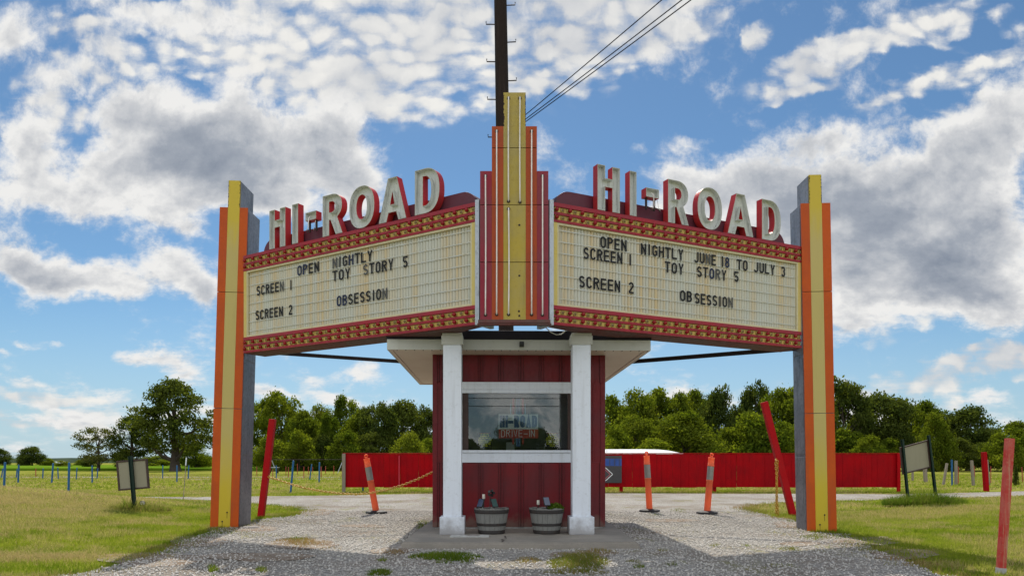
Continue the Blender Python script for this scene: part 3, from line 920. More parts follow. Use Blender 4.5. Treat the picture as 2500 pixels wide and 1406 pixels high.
def channel_letter(ch, w, h, depth):
    """open channel letter: red returns outside, white pan and inner walls"""
    from mathutils.geometry import tessellate_polygon
    mb = MB()
    cons = []
    for k, c in enumerate(big_contours(ch)):
        if (area2(c) > 0) != (k == 0):
            c = c[::-1]
        cons.append([(x * w, z * h) for x, z in c])
    th = 0.007
    inner = [offset_left(c, th) for c in cons]
    yb = depth * 0.62
    for c, q in zip(cons, inner):
        n = len(c)
        vs = [(x, 0, z) for x, z in c] + [(x, depth, z) for x, z in c]
        mb.add(vs, [(i, (i + 1) % n, n + (i + 1) % n, n + i) for i in range(n)], 0)
        vs = [(x, 0, z) for x, z in q] + [(x, yb, z) for x, z in q]
        mb.add(vs, [((i + 1) % n, i, n + i, n + (i + 1) % n) for i in range(n)], 1)
        vs = [(x, 0, z) for x, z in c] + [(x, 0, z) for x, z in q]
        mb.add(vs, [(i, n + i, n + (i + 1) % n, (i + 1) % n) for i in range(n)], 2)
    for loops, y, mi in ((inner, yb, 1), (cons, depth, 0)):
        tri = tessellate_polygon([[Vector((x, z, 0)) for x, z in c] for c in loops])
        flat = [(x, y, z) for c in loops for x, z in c]
        mb.add(flat, [tuple(t) for t in tri], mi)
    return mb


def bulb_mesh(red):
    mb = MB()
    mb.lathe([(.026, -.010), (.029, .000), (.029, .008), (.024, .013), (.021, .006)], 12, 0, axis='y')
    if red:
        mb.lathe([(.016, .004), (.020, .014), (.025, .026), (.026, .038), (.022, .048), (.012, .055), (0, .057)], 12, 1, axis='y')
    else:
        mb.lathe([(.020, .004), (.018, .010), (.010, .015), (0, .017)], 12, 1, axis='y')
    return mb.mesh('red_bulb' if red else 'bulb_socket', [M['socket'], M['bulb_red'] if red else M['bulb_clear']])


BULB_RED, BULB_SOCKET = bulb_mesh(True), bulb_mesh(False)
LETTER_CACHE = {}


def make_board(pL, pR, label, words, big, n_bulbs, mirror):
    pL, pR = Vector(pL), Vector(pR)
    d = pR - pL
    L = d.length
    rz = math.atan2(d.y, d.x)
    mid = (pL + pR) / 2
    root = thing('marquee_board', label, 'marquee sign', (mid.x, mid.y, Z_B), (0, 0, rz), 'lit marquee boards of the drive-in')

    def u_of(px):
        p = (px - CX) / F
        s = (p * pL.y - pL.x) / (d.x - p * d.y)
        return (s - 0.5) * L, pL.y + s * d.y

    x0, x1 = -L / 2, L / 2
    inner = 1 if mirror else -1                     # side where the pylon is: +1 right end
    # cabinet
    plan = [(x0, .062), (x1, .062), (x1, .13 if mirror else .38), (x1 - (.75 if mirror else .3), .38), (x0 + (.3 if mirror else .75), .38), (x0, .38 if mirror else .13)]
    mb = MB(); n6 = len(plan)
    for za, zb, dd in ((.012, H_B - .015, 0.0),):
        mb.add([(x, y, za) for x, y in plan] + [(x, y, zb) for x, y in plan], [tuple(range(n6)), tuple(range(2 * n6 - 1, n6 - 1, -1))] + [(i, (i + 1) % n6, n6 + (i + 1) % n6, n6 + i) for i in range(n6)])
    mb.build('cabinet', M['steel'], root, 0.004)
    mb = MB()
    pl2 = [(x, y - .035 if y < .1 else y + .01) for x, y in plan]
    mb.add([(x, y, -.006) for x, y in pl2] + [(x, y, .010) for x, y in pl2], [tuple(range(n6)), tuple(range(2 * n6 - 1, n6 - 1, -1))] + [(i, (i + 1) % n6, n6 + (i + 1) % n6, n6 + i) for i in range(n6)])
    mb.build('underside', M['under'], root)
    # light strips
    for zb in (0.0, 1.238):
        mb = MB()
        mb.box(x0, x1, 0.020, 0.061, zb, zb + .235, 0)
        for a, b2, o in ((0, .032, -.014), (.094, .125, -.010), (.188, .235, -.014)):
            mb.box(x0, x1, o, 0.019, zb + a, zb + b2, 0)
        for a, b2 in ((.0325, .0935), (.1255, .1875)):
            mb.box(x0 + .002, x1 - .002, 0.010, 0.0195, zb + a, zb + b2, 1)
        strip = mb.build('light_strip', [M['board_red'], M['board_yellow']], root, 0.002)
        for zr in (.062, .156):
            for k in range(n_bulbs):
                xx = x0 + (k + .28) * L / n_bulbs
                for red in (True, False):
                    o = bpy.data.objects.new('red_bulb' if red else 'bulb_socket', BULB_RED if red else BULB_SOCKET)
                    link(o, strip)
                    o.location = (xx + (0 if red else .5 * L / n_bulbs) + random.uniform(-.006, .006), 0.006, zb + zr + random.uniform(-.003, .003))
                    o.rotation_euler = (random.uniform(-.1, .22) if red else 0, 0, random.uniform(-.12, .12))
    # letter panel
    za, zb = 0.262, 1.212
    pa, pb = x0 + .085, x1 - .085
    vs, fs = [], []
    per, nn = 0.0465, 8
    cnt = int((pb - pa) / per * nn)
    for i in range(cnt + 1):
        xx = pa + (pb - pa) * i / cnt
        yy = 0.034 - 0.009 * math.sin(2 * math.pi * xx / per)
        vs += [(xx, yy, za), (xx, yy, zb)]
    fs = [(2 * i, 2 * i + 2, 2 * i + 3, 2 * i + 1) for i in range(cnt)]
    mb = MB(); mb.add(vs, fs, 0, True)
    panel = mb.build('letter_panel', M['panel'], root)
    for k in range(7):
        zz = za + .065 + k * 0.138
        mb = MB()
        mb.box(pa, pb, 0.0205, 0.0245, zz - .006, zz + .006)
        mb.build('letter_rail', M['rail'], panel)
    # frame
    mb = MB()
    mb.box(x0 + .062, x1 - .062, -.004, .060, .2355, .2615); mb.box(x0 + .062, x1 - .062, -.004, .060, 1.2125, 1.2375)
    mb.box(x0 + .062, x0 + .084, -.004, .060, .2616, 1.2124); mb.box(x1 - .084, x1 - .062, -.004, .060, .2616, 1.2124)
    mb.build('panel_frame', M['trim_cream'], root, 0.002)
    for a, b2 in ((x0 + .001, x0 + .0615), (x1 - .0615, x1 - .001)):
        mb = MB(); mb.box(a, b2, -.008, .060, .2355, 1.2375)
        mb.build('side_trim', M['trim_yellow'], root, 0.003)
    a, b2 = ((x1 + .001, x1 + .058) if mirror else (x0 - .058, x0 - .001))
    mb = MB(); mb.box(a, b2, -.03, .30, -.01, H_B + .02)
    for k in range(6):
        mb.box((a + b2) / 2 - .006, (a + b2) / 2 + .006, -.034, -.0302, .1 + k * .25, .112 + k * .25)
    mb.build('end_flashing', M['steel_light'], root, 0.003)
    # crest behind the big letters
    ca, cb = u_of(big['crest'][0])[0], u_of(big['crest'][1])[0]
    rr = .21
    poly = [(ca, H_B - .01), (cb, H_B - .01)] + ell(cb - rr, H_B + .215 - rr, rr, rr, 0, 90, 8) + ell(ca + rr, H_B + .215 - rr, rr, rr, 90, 180, 8)
    mb = MB(); mb.prism(poly, 0.115, 0.40)
    mb.build('crest', M['crest'], root, 0.004)
    # big channel letters
    for ch, xa, xb in big['letters']:
        ua, ub = u_of(xa)[0], u_of(xb)[0]
        h = 0.565
        zc = H_B + .004
        if ch == '-':
            h, zc = .115, H_B + .285
        o = channel_letter(ch, ub - ua, h, 0.105).build('channel_letter', [M['letter_red'], M['letter_white'], M['letter_rim']], root, loc=(ua, -.018, zc))
        if ch == '-':
            mb = MB()
            w = ub - ua
            for xx in (.12 * w, .74 * w):
                mb.box(xx, xx + .022, .04, .062, -.15, -.001)
                mb.tube([(xx + .01, .02, -.12), (xx + .03, -.02, -.15), (xx + .05, -.03, -.19)], .006, 6)
            mb.build('letter_bracket', M['seam'], o)
            mb = MB()
            mb.tube([(.45 * w, .01, .06), (.46 * w, -.03, .02), (.45 * w, -.04, -.12), (.35 * w, -.05, -.16)], .007, 6)
            mb.tube([(.9 * w, .01, -.02), (.9 * w, -.02, -.15), (.97 * w, -.04, -.165)], .004, 6)
            mb.build('broken_neon', M['neon'], o)
    # changeable letters
    for text, xa, xb, ya, yb, ink in words:
        (ua, Ya), (ub, Yb) = u_of(xa), u_of(xb)
        Ym = (Ya + Yb) / 2
        zc = EYE + (HY - (ya + yb) / 2) * Ym / F - Z_B
        n = len(text)
        hgt = .145
        adv, tot = [], 0.0
        for ch in text:
            adv.append(tot); tot += .62 if ch in 'I1' else 1.0
        gap = .24
        k = (ub - ua) / (tot + gap * (n - 1)) if n > 1 else (0.08 if text not in 'I1' else .08 / .62)
        for i, ch in enumerate(text):
            wd = .62 * k if ch in 'I1' else k
            cxl = ua + (adv[i] + gap * i) * k + wd / 2 if n > 1 else (ua + ub) / 2
            key = (ch, ink[i % len(ink)], round(k, 3))
            if key not in LETTER_CACHE:
                mb = letter_mb(ch, k if n > 1 else .08, hgt, .155, 0.0, -k / 2 if n > 1 else -.04, -hgt / 2)
                LETTER_CACHE[key] = mb.mesh('sign_letter', {'k': M['ink'], 'b': M['ink_blue'], 'g': M['ink_faded']}[ink[i % len(ink)]])
            o = bpy.data.objects.new('sign_letter', LETTER_CACHE[key])
            link(o, panel)
            o.location = (cxl, 0.012, zc + random.uniform(-.002, .002))
            o.rotation_euler = (0, random.uniform(-.012, .012), 0)
    return root


WORDS_L = [("OPEN", 724, 777, 660, 651, 'bbkk'), ("NIGHTLY", 810, 907.5, 643, 623, 'gkkbkkk'), ("TOY", 810, 853.5, 673, 667, 'k'), ("STORY", 885, 959, 658, 645.5, 'gkkkk'),
           ("5", 982, 994, 639, 639, 'k'), ("SCREEN", 624.5, 691, 709.5, 698, 'kkkkkg'), ("1", 706, 711, 695, 695, 'k'),
           ("SCREEN", 622, 689, 769, 759.5, 'k'), ("2", 703, 712, 756, 756, 'k'), ("OBSESSION", 820.5, 944, 735.5, 715, 'bbkkkkkkg')]
WORDS_R = [("OPEN", 1467, 1531.5, 589.5, 600, 'k'), ("NIGHTLY", 1566, 1670, 606.5, 622.5, 'k'), ("JUNE", 1695.7, 1749.5, 627, 635, 'kkgk'), ("18", 1762, 1782.5, 637, 641, 'kb'),
           ("TO", 1801, 1827, 644.5, 648.5, 'k'), ("JULY", 1842, 1893.6, 651, 659, 'k'), ("3", 1908, 1919.5, 663, 663, 'k'),
           ("SCREEN", 1425.7, 1521, 617, 630, 'k'), ("1", 1537, 1543, 633.5, 633.5, 'k'), ("TOY", 1624.7, 1670.6, 651, 657, 'k'), ("STORY", 1703, 1775, 662.5, 672, 'kkbgk'),
           ("5", 1794, 1805, 675, 675, 'k'), ("SCREEN", 1415, 1515.6, 686, 699, 'k'), ("2", 1536.7, 1548, 702, 702, 'k'),
           ("OB", 1661.7, 1691, 720.5, 724.5, 'k'), ("SESSION", 1697.6, 1790.8, 727, 739.5, 'kkkkkkg')]
BIG_L = {'crest': (628, 1150), 'letters': [('H', 660, 699), ('I', 715.5, 730), ('-', 748, 774), ('R', 790, 838.5), ('O', 855, 916), ('A', 927, 994), ('D', 1015, 1075)]}
BIG_R = {'crest': (1366, 1931), 'letters': [('H', 1457, 1511.5), ('I', 1535.6, 1552), ('-', 1575.5, 1607), ('R', 1629, 1679.5), ('O', 1701, 1760.5), ('A', 1774.5, 1837), ('D', 1858, 1904)]}
make_board((-4.075, 10.90), (-0.43, 8.64), "marquee board left of the pylon, cream panel with sparse text and no dates", WORDS_L, BIG_L, 24, True)
make_board((0.49, 8.64), (4.20, 10.42), "marquee board right of the pylon, reading June 18 to July 3", WORDS_R, BIG_R, 23, False)


def rust_edge(parent, x, s, ztop, length, rg):
    """ragged band where the enamel has rusted away along a sheet's edge"""
    mb = MB()
    n = 26
    pts = []
    for i in range(n + 1):
        w = max(.0015, .010 * (rg.random() ** 1.6) + (.008 if rg.random() > .78 else 0))
        pts.append((x + s * w, ztop - length * i / n))
    vs = [(x + s * .0004, -.0012, z) for _, z in pts] + [(a, -.0012, z) for a, z in pts]
    mb.add(vs, [(i, i + 1, n + 2 + i, n + 1 + i) for i in range(n)])
    return mb.build('rust_edge', M['rust_dot'], parent)


# ------------------------------------------------------------------ central pylon
py_ = thing('sign_pylon', 'stepped crimson, orange and yellow pylon with white neon tubes between the two marquee boards', 'sign pylon', (0.027, 8.50, 2.69))
XS = [-.406, -.267, -.129, .136, .269, .405]
ZT = [1.76, 2.29, 2.69, 2.29, 1.76]
MATS = ['crimson', 'orange_pylon', 'yellow_pylon', 'orange_pylon', 'crimson']
NM = ['crimson_panel', 'orange_panel', 'yellow_panel', 'orange_panel', 'crimson_panel']
mb = MB()
mb.prism([(-.400, 0.005), (.399, 0.005), (.399, 1.755), (.263, 1.755), (.263, 2.285), (.130, 2.285), (.130, 2.685), (-.123, 2.685), (-.123, 2.285), (-.261, 2.285), (-.261, 1.755), (-.400, 1.755)], .024, .42)
mb.build('body', M['steel'], py_, 0.003)
for i in range(5):
    cuts = [0.0, .68, 1.36, 2.035, 9]
    mb = MB()
    for a, b2 in zip(cuts, cuts[1:]):
        a2, b3 = a + (.004 if a else 0), min(b2 - .004, ZT[i])
        if b3 > a2:
            mb.box(XS[i] + .0005, XS[i + 1] - .0005, 0, .020, a2, b3, 0)
    o = mb.build(NM[i], M[MATS[i]], py_, 0.0015)
    rng2 = random.Random(i)
    if i in (2,):     # rust bites along the edges of the topmost sheet
        for s in (-1, 1):
            rust_edge(o, XS[i] if s < 0 else XS[i + 1], -s, ZT[i] - .03, .37, rng2)
for x, zt, zl, nm in [(-.341, 1.70, .055, 1), (-.209, 2.23, .06, 1), (-.068, 2.62, 1.40, 2), (-.068, 1.31, .06, 1), (.067, 2.62, 1.39, 1), (.205, 2.23, .06, 1), (.334, 1.70, .055, 1)]:
    mb = MB()
    bow = random.uniform(-.008, .008)
    pts = [(x + bow * math.sin(math.pi * t / 8), -.034, zl + (zt - zl) * t / 8) for t in range(9)]
    mb.tube([(x, 0, zl)] + pts + [(x, 0, zt)], .0085, 8)
    t = mb.build('neon_tube', M['neon'], py_)
    mb = MB()
    for zc in (zl, zt):
        mb.lathe([(.020, .000), (.020, .006), (.012, .010)], 12, 0, axis='y', c=(x, -.001, zc))
    for k in (1, 2):
        zc = zl + (zt - zl) * k / 3
        mb.box(x - .006, x + .006, -.030, -.0005, zc - .004, zc + .004)
    mb.build('tube_holder', M['seam'], t)
mb = MB()
mb.box(-.43, .43, -.006, .07, -.040, -.0005); mb.box(-.44, .44, .004, .075, -.062, -.0405)
mb.build('skirt', M['under'], py_, 0.004)
mb = MB()
for x, z in ((.06, 1.12), (.06, .52), (.055, .10), (.06, .045)):
    mb.lathe([(.012, 0), (.012, .004), (.006, .006)], 10, 0, axis='y', c=(x, -.0008, z))
mb.build('bolt_hole', M['seam'], py_)


# ------------------------------------------------------------------ outer pillars
def make_pillar(label, x, y, lean, z_sh, z_top, seams, depth, side):
    root = thing('sign_pillar', label, 'sign pillar', (x, y, -.02), (0, lean, 0), 'striped outer pillars of the marquee')
    w = .214
    yl, yr = -.090, .090
    mb = MB()
    mb.prism([(-w + .006, 0), (w - .006, 0), (w - .006, z_sh - .006), (yr + .006, z_sh - .006), (yr + .006, z_top - .006), (yl - .006, z_top - .006), (yl - .006, z_sh - .006), (-w + .006, z_sh - .006)], .024, depth)
    mb.build('steel_body', M['steel'], root, 0.004)
    mb = MB()      # dented side sheet with folded seams on the side that faces the driveway
    sx = (w - .003) if side > 0 else (-w + .003)
    for a, b2 in ((.05, 1.1), (1.14, 2.55), (2.6, z_sh - .05)):
        mb.box(sx - .004, sx + .004, .05, depth - .02, a, b2)
    mb.build('side_sheet', M['steel'], root, 0.003)
    for nm, a, b2, zt, mt in (('orange_stripe', -w, yl - .0005, z_sh, 'orange'), ('yellow_stripe', yl + .0005, yr - .0005, z_top, 'yellow'), ('orange_stripe', yr + .0005, w, z_sh, 'orange')):
        mb = MB()
        cuts = [.015] + list(seams) + [zt]
        for k in range(len(cuts) - 1):
            mb.box(a, b2, 0, .020, cuts[k] + (.004 if k else 0), cuts[k + 1] - (.004 if k < len(cuts) - 2 else 0))
        o = mb.build(nm, M[mt], root, 0.0015)
        if nm == 'yellow_stripe':
            rg = random.Random(int(z_top * 1000))
            for s in (-1, 1):
                rust_edge(o, s * yr, -s, z_top - .01, .40, rg)
            mb = MB()
            for xx, zz in ((.04, .26), (-.03, .12)):
                mb.lathe([(.012, -.001), (.010, .008), (0, .009)], 9, 0, axis='y', c=(xx, -.001, zz))
                mb.box(xx - .002, xx + .003, -.0016, -.0004, zz - .09, zz - .010)
            mb.build('bolt_hole', M['rust_dot'], o)
    return root


make_pillar('tall orange and yellow striped pillar at the left end of the marquee, beside the lawn sign', -4.388, 10.92, R(1.75), 4.90, 5.31, (1.84, 3.61), .54, 1)
make_pillar('tall orange and yellow striped pillar at the right end of the marquee, dented grey side', 4.492, 10.38, R(-1.15), 4.77, 5.18, (1.73, 3.49), .42, -1)

# braces from the pillars to the booth roof
for lab, a, b2 in (('thin dark steel brace from the left pillar to the booth roof', (-4.02, 11.25, 2.735), (-1.70, 12.05, 2.68)),
                   ('thin dark steel brace from the right pillar to the booth roof', (4.25, 10.75, 2.70), (1.86, 11.95, 2.66))):
    mb = MB()
    a, b2 = Vector(a), Vector(b2)
    dv = (b2 - a); l = dv.length
    mt = Matrix.Translation(a) @ dv.to_track_quat('X', 'Z').to_matrix().to_4x4()
    mb.box(0, l, -.004, .004, -.03, .03, 0, mt); mb.box(0, l, .0045, .06, .022, .030, 0, mt)
    tag(mb.build('steel_brace', M['steel_dark']), lab, 'brace', 'braces behind the marquee')
# ------------------------------------------------------------------ ticket booth (front wall in its local plane y = 0)
BX, BY, BR = 0.10, 10.0, R(1.6)
booth = thing('ticket_booth', 'maroon ticket booth with white window trim under the marquee', 'ticket booth', (BX, BY, 0.08), (0, 0, BR))
ZS = 2.414            # soffit height above the pad
wx0, wx1, wz0, wz1 = -.792, .735, 1.089, 1.880      # window opening
hw, dp = 1.192, 3.25


def ribbed(mb, x0, x1, y, z0, z1, t=.04):
    """sheet siding in the plane y facing -y, doubled ribs every 0.28 m"""
    mb.box(x0, x1, y, y + t, z0, z1)
    k = math.ceil((x0 + .02) / .283)
    while k * .283 + .03 < x1 - .01:
        xx = k * .283
        for o in (0.0, .040):
            mb.prism([(xx + o - .001, 0), (xx + o + .020, 0), (xx + o + .020, 1), (xx + o - .001, 1)], 0, 0) if False else mb.box(xx + o, xx + o + .016, y - .016, y - .0003, z0 + .002, z1 - .002)
        for o in (-.009, .0165, .0565):  # thin dark strips beside the ribs, groove shadow put in as colour
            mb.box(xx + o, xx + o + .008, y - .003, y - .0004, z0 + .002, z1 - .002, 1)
        k += 1


mb = MB()
ribbed(mb, -hw, hw, 0.0, 0.02, wz0 - .17)
ribbed(mb, -hw, hw, 0.0, wz1 + .15, ZS)
mb.box(-hw, wx0 - .03, 0.0, .04, wz0 - .1695, wz1 + .1495); mb.box(wx1 + .03, hw, 0.0, .04, wz0 - .1695, wz1 + .1495)
for xx in (-hw + .10, -hw + .14, hw - .16, hw - .20):
    mb.box(xx, xx + .016, -.011, -.0003, wz0 - .168, wz1 + .148)
mb.build('front_wall', [M['siding'], M['siding_groove_shade']], booth, 0.002)
for s in (-1, 1):
    mb = MB()
    xa, xb = (-hw, -hw + .04) if s < 0 else (hw - .04, hw)
    mb.box(xa, xb, .0405, dp, .02, ZS)
    for k in range(11):
        yy = .18 + k * .29
        for o in (0, .04):
            mb.box(xa - .011 if s < 0 else xb + .0003, xa - .0003 if s < 0 else xb + .011, yy + o, yy + o + .016, .022, ZS - .002)
    mb.build('side_wall', M['siding'], booth, 0.003)
mb = MB(); mb.box(-hw + .041, hw - .041, dp - .04, dp, .02, ZS)
mb.build('back_wall', M['siding'], booth)
mb = MB(); mb.box(-hw + .02, hw - .02, .01, dp - .02, -.03, .0195)
mb.build('sill_plate', M['drain'], booth)
m_in = plain('booth_interior', (0.22, 0.25, 0.21), 0.9)
mb = MB(); mb.box(-hw + .05, hw - .05, .9, .93, .03, ZS - .01); mb.box(-hw + .05, hw - .05, .06, .895, .9, .93)
mb.build('interior', m_in, booth)
# corner trim
for xx in (-hw - .012, hw - .05):
    mb = MB(); mb.box(xx, xx + .062, -.013, -.0006, .021, ZS - .001)
    mb.build('corner_trim', M['siding'], booth, 0.002)
# window
win = thing('window', None, None); win.parent = booth
mb = MB()
mb.box(wx0 - .03, wx1 + .03, -.028, .05, wz1 + .052, wz1 + .155)     # header board
mb.box(wx0 - .03, wx1 + .03, -.020, .05, wz1 + .0005, wz1 + .0515)
mb.box(wx0 - .03, wx1 + .03, -.046, .05, wz0 - .035, wz0 - .0005)     # sill nosing
mb.box(wx0 - .03, wx1 + .03, -.024, .05, wz0 - .172, wz0 - .0355)
mb.box(wx0 - .03, wx0 - .0005, -.015, .05, wz0, wz1); mb.box(wx1 + .0005, wx1 + .03, -.015, .05, wz0, wz1)
mb.build('frame', M['white'], win, 0.004)
for xa, xb in ((wx0, wx0 + .085), (wx1 - .055, wx1)):
    mb = MB(); mb.box(xa, xb, .012, .055, wz0, wz1)
    mb.build('dark_stile', M['board_frame'], win, 0.003)
mb = MB(); mb.box(wx0 + .086, wx1 - .056, .020, .026, wz0 + .001, wz1 - .001)
mb.build('pane', M['glass'], win)
# decals on the inside of the pane
m_wh = plain('decal_white', (0.85, 0.87, 0.88), 0.5, var=.02); m_bl = plain('decal_blue', (0.035, 0.10, 0.25), 0.5, var=.05)
m_rd = plain('decal_red', (0.55, 0.05, 0.035), 0.5, var=.05); m_lb = plain('decal_light_blue', (0.25, 0.5, 0.68), 0.5, var=.05)
m_yl = plain('decal_yellow', (0.90, 0.86, 0.02), 0.5, var=.03); m_bk = plain('decal_black', (0.008, 0.008, 0.007), 0.6); m_or = plain('decal_orange', (0.6, 0.13, 0.02), 0.5)


def wp(px, py):
    return (px - CX) * BY / F - BX, EYE - .08 + (HY - py) * BY / F


cx0, ctop = wp(1217.5, 1010.5); cx1, cmid = wp(1314, 1047); _, cbot = wp(1314, 1069)
yb = .034
mb = MB()
mb.box(cx0, cx1, yb, yb + .002, cmid, ctop, 0)
mb.box(cx0, cx1 + .004, yb, yb + .002, cbot, cmid - .0004, 1)
text_mb("HI-ROAD", cx0 + .012, cx1 - .012, cmid + .022, ctop - cmid - .036, yb - .001, mb, 2, .25, 1.12)
text_mb("DRIVE-IN", cx0 + .035, cx1 - .045, cbot + .016, cmid - cbot - .026, yb - .001, mb, 0, .085, 1.35)
for px, wpx, mi in ((1246.5, 2, 3), (1253.5, 5, 1), (1265, 9, 2), (1276.5, 5, 1), (1283, 2, 3)):
    xa, za = wp(px - wpx / 2, 972 if mi != 3 else 985); xb, _ = wp(px + wpx / 2, 0)
    mb.box(xa, xb, yb, yb + .002, ctop + .001, za, mi)
for px, wpx, mi, yb2 in ((1253, 4, 1, 1084), (1265, 11, 2, 1090), (1277, 4, 1, 1084)):
    xa, za = wp(px - wpx / 2, yb2); xb, _ = wp(px + wpx / 2, 0)
    mb.box(xa, xb, yb, yb + .002, za, cbot - .001, mi)
for px in (1260.5, 1269.5):
    xa, za = wp(px - .5, 973); xb, zb2 = wp(px + .5, 1088)
    mb.box(xa, xb, yb - .0012, yb - .0006, ctop + .001, za, 3); mb.box(xa, xb, yb - .0012, yb - .0006, zb2, cbot - .001, 3)
mb.build('logo_decal', [m_wh, m_rd, m_bl, m_lb], win)
for px in (1183, 1349):
    xa, zt = wp(px - 17.5, 1055); xb, zl = wp(px + 18, 1098)
    mb = MB(); mb.box(xa, xb, yb, yb + .002, max(zl, wz0 + .004), zt, 0)
    lines = ["IF YOU ARE", "BRINGING IN", "OUTSIDE FOOD OR", "BEVERAGES, A FOOD", "PERMIT MUST BE", "PURCHASED FOR", "$20.00"]
    wd = [.55, .62, .86, .98, .9, .86, .4]
    mid_, span = (xa + xb) / 2, (xb - xa) * .47
    for k, (ln, q) in enumerate(zip(lines, wd)):
        zz = zt - .034 - k * .0268
        text_mb(ln, mid_ - span * q, mid_ + span * q, zz, .019, yb - .001, mb, 1, .27)
    mb.box(mid_ - span * .8, mid_ + span * .8, yb - .0014, yb - .0007, zt - .014, zt - .007, 2)
    mb.build('notice', [m_bk, m_yl, m_or], win)
mb = MB()
xa, zt = wp(1238, 1080); xb, _ = wp(1259, 0)
mb.box(xa, xb, .5, .7, wz0 - .1, zt + .02); mb.build('counter_box', m_wh, booth, .004)
# roof
mb = MB()
rx0, rx1, ry0, ry1 = -1.74, 1.71, -.50, 3.75
mb.box(rx0, rx1, ry0, ry1, ZS, ZS + .02)
roof = mb.build('soffit', M['soffit'], booth)
mb = MB()
for (a, b2, c_, d_) in ((rx0 - .02, rx1 + .02, ry0 - .022, ry0 - .001), (rx0 - .02, rx1 + .02, ry1 + .001, ry1 + .022), (rx0 - .022, rx0 - .001, ry0 - .0005, ry1 + .0005), (rx1 + .001, rx1 + .022, ry0 - .0005, ry1 + .0005)):
    mb.box(a, b2, c_, d_, ZS - .012, ZS + .125)
fas = mb.build('fascia', M['fascia'], booth, 0.003)
mb = MB()
for (a, b2, c_, d_) in ((rx0, rx1, ry0, ry0 + .04), (rx0, rx1, ry1 - .04, ry1), (rx0, rx0 + .04, ry0 + .041, ry1 - .041), (rx1 - .04, rx1, ry0 + .041, ry1 - .041)):
    mb.box(a, b2, c_, d_, ZS - .010, ZS - .0005)
k = rx0 + .1
while k < rx1:
    mb.box(k, k + .012, ry0 + .005, ry0 + .06, ZS - .013, ZS - .0105, 1); k += .115
mb.build('soffit_channel', [M['soffit'], M['seam']], booth)
mb = MB()
mb.prism([(rx0 - .03, ZS + .1255), (rx1 + .03, ZS + .1255), (rx1 + .03, ZS + .243), (rx0 - .03, ZS + .243)], ry0 - .03, ry1 + .03)
mb.build('roof', M['roof_edge'], booth, 0.006)
mb = MB()
xc, zc = wp(1270, 841)
zc = EYE - .08 + (HY - 841) * 9.45 / F
mb.box(.012 - .03, .012 + .03, ry0 - .095, ry0 - .023, zc - .03, zc + .035); mb.lathe([(.022, .0), (.022, .02), (.01, .022)], 14, 0, axis='y', c=(.012, ry0 - .095, zc))
mb.build('security_camera', M['black'], booth, .008)

# pad
pad_poly = [(-1.28, 8.27), (-.4, 8.22), (.6, 8.24), (1.46, 8.30), (1.50, 10.2), (1.48, 14.2), (-1.28, 14.2), (-1.30, 10.0)]
bm = bmesh.new()
vs = [bm.verts.new((x, y, .08)) for x, y in pad_poly]
f = bm.faces.new(vs)
r = bmesh.ops.extrude_face_region(bm, geom=[f])
for v in [g for g in r['geom'] if isinstance(g, bmesh.types.BMVert)]:
    v.co.z = -.06; v.co.x *= 1.03; v.co.y += -.04 if v.co.y < 9 else 0
bmesh.ops.recalc_face_normals(bm, faces=bm.faces)
es = [e for e in bm.edges if len(e.link_faces) == 2 and e.calc_face_angle(0) > .7]
bmesh.ops.bevel(bm, geom=es, offset=.02, segments=3, affect='EDGES')
me = bpy.data.meshes.new('pad'); bm.to_mesh(me); bm.free(); me.materials.append(M['concrete'])
pad = link(bpy.data.objects.new('concrete_pad', me)); tag(pad, kind='structure')
mb = MB()
rg = random.Random(3)
def crack(p, q, n, amp, w):
    pts = []
    for i in range(n + 1):
        t = i / n
        pts.append((p[0] + (q[0] - p[0]) * t + rg.uniform(-amp, amp), p[1] + (q[1] - p[1]) * t + rg.uniform(-amp, amp) * .6))
    for a, b2 in zip(pts, pts[1:]):
        d2 = Vector((b2[0] - a[0], b2[1] - a[1])); nn2 = Vector((-d2.y, d2.x)).normalized() * w * rg.uniform(.4, 1.2)
        mb.add([(a[0] - nn2.x, a[1] - nn2.y, .0835), (b2[0] - nn2.x, b2[1] - nn2.y, .0835), (b2[0] + nn2.x, b2[1] + nn2.y, .0835), (a[0] + nn2.x, a[1] + nn2.y, .0835)], [(0, 1, 2, 3)])
crack((-.10, 8.27), (-.09, 8.95), 9, .03, .010); crack((-.09, 8.95), (.9, 9.1), 14, .03, .006); crack((-1.25, 9.0), (-.6, 9.15), 8, .03, .004); crack((.9, 9.3), (1.45, 9.05), 7, .03, .005)
mb.build('crack', M['seam'], pad)
mb = MB()
c0 = ((1147 - CX) * 8.9 / F, 8.9)
mb.box(c0[0] - .24, c0[0] + .24, c0[1] - .12, c0[1] + .10, .081, .093); mb.lathe([(.09, .0935), (.085, .097), (0, .097)], 16, 1, c=(c0[0] + .04, c0[1] + .02, 0))
tag(mb.build('utility_cover', [M['drain'], M['stone']], None, .003), 'pale concrete utility cover set in the pad by the left column', 'utility cover')

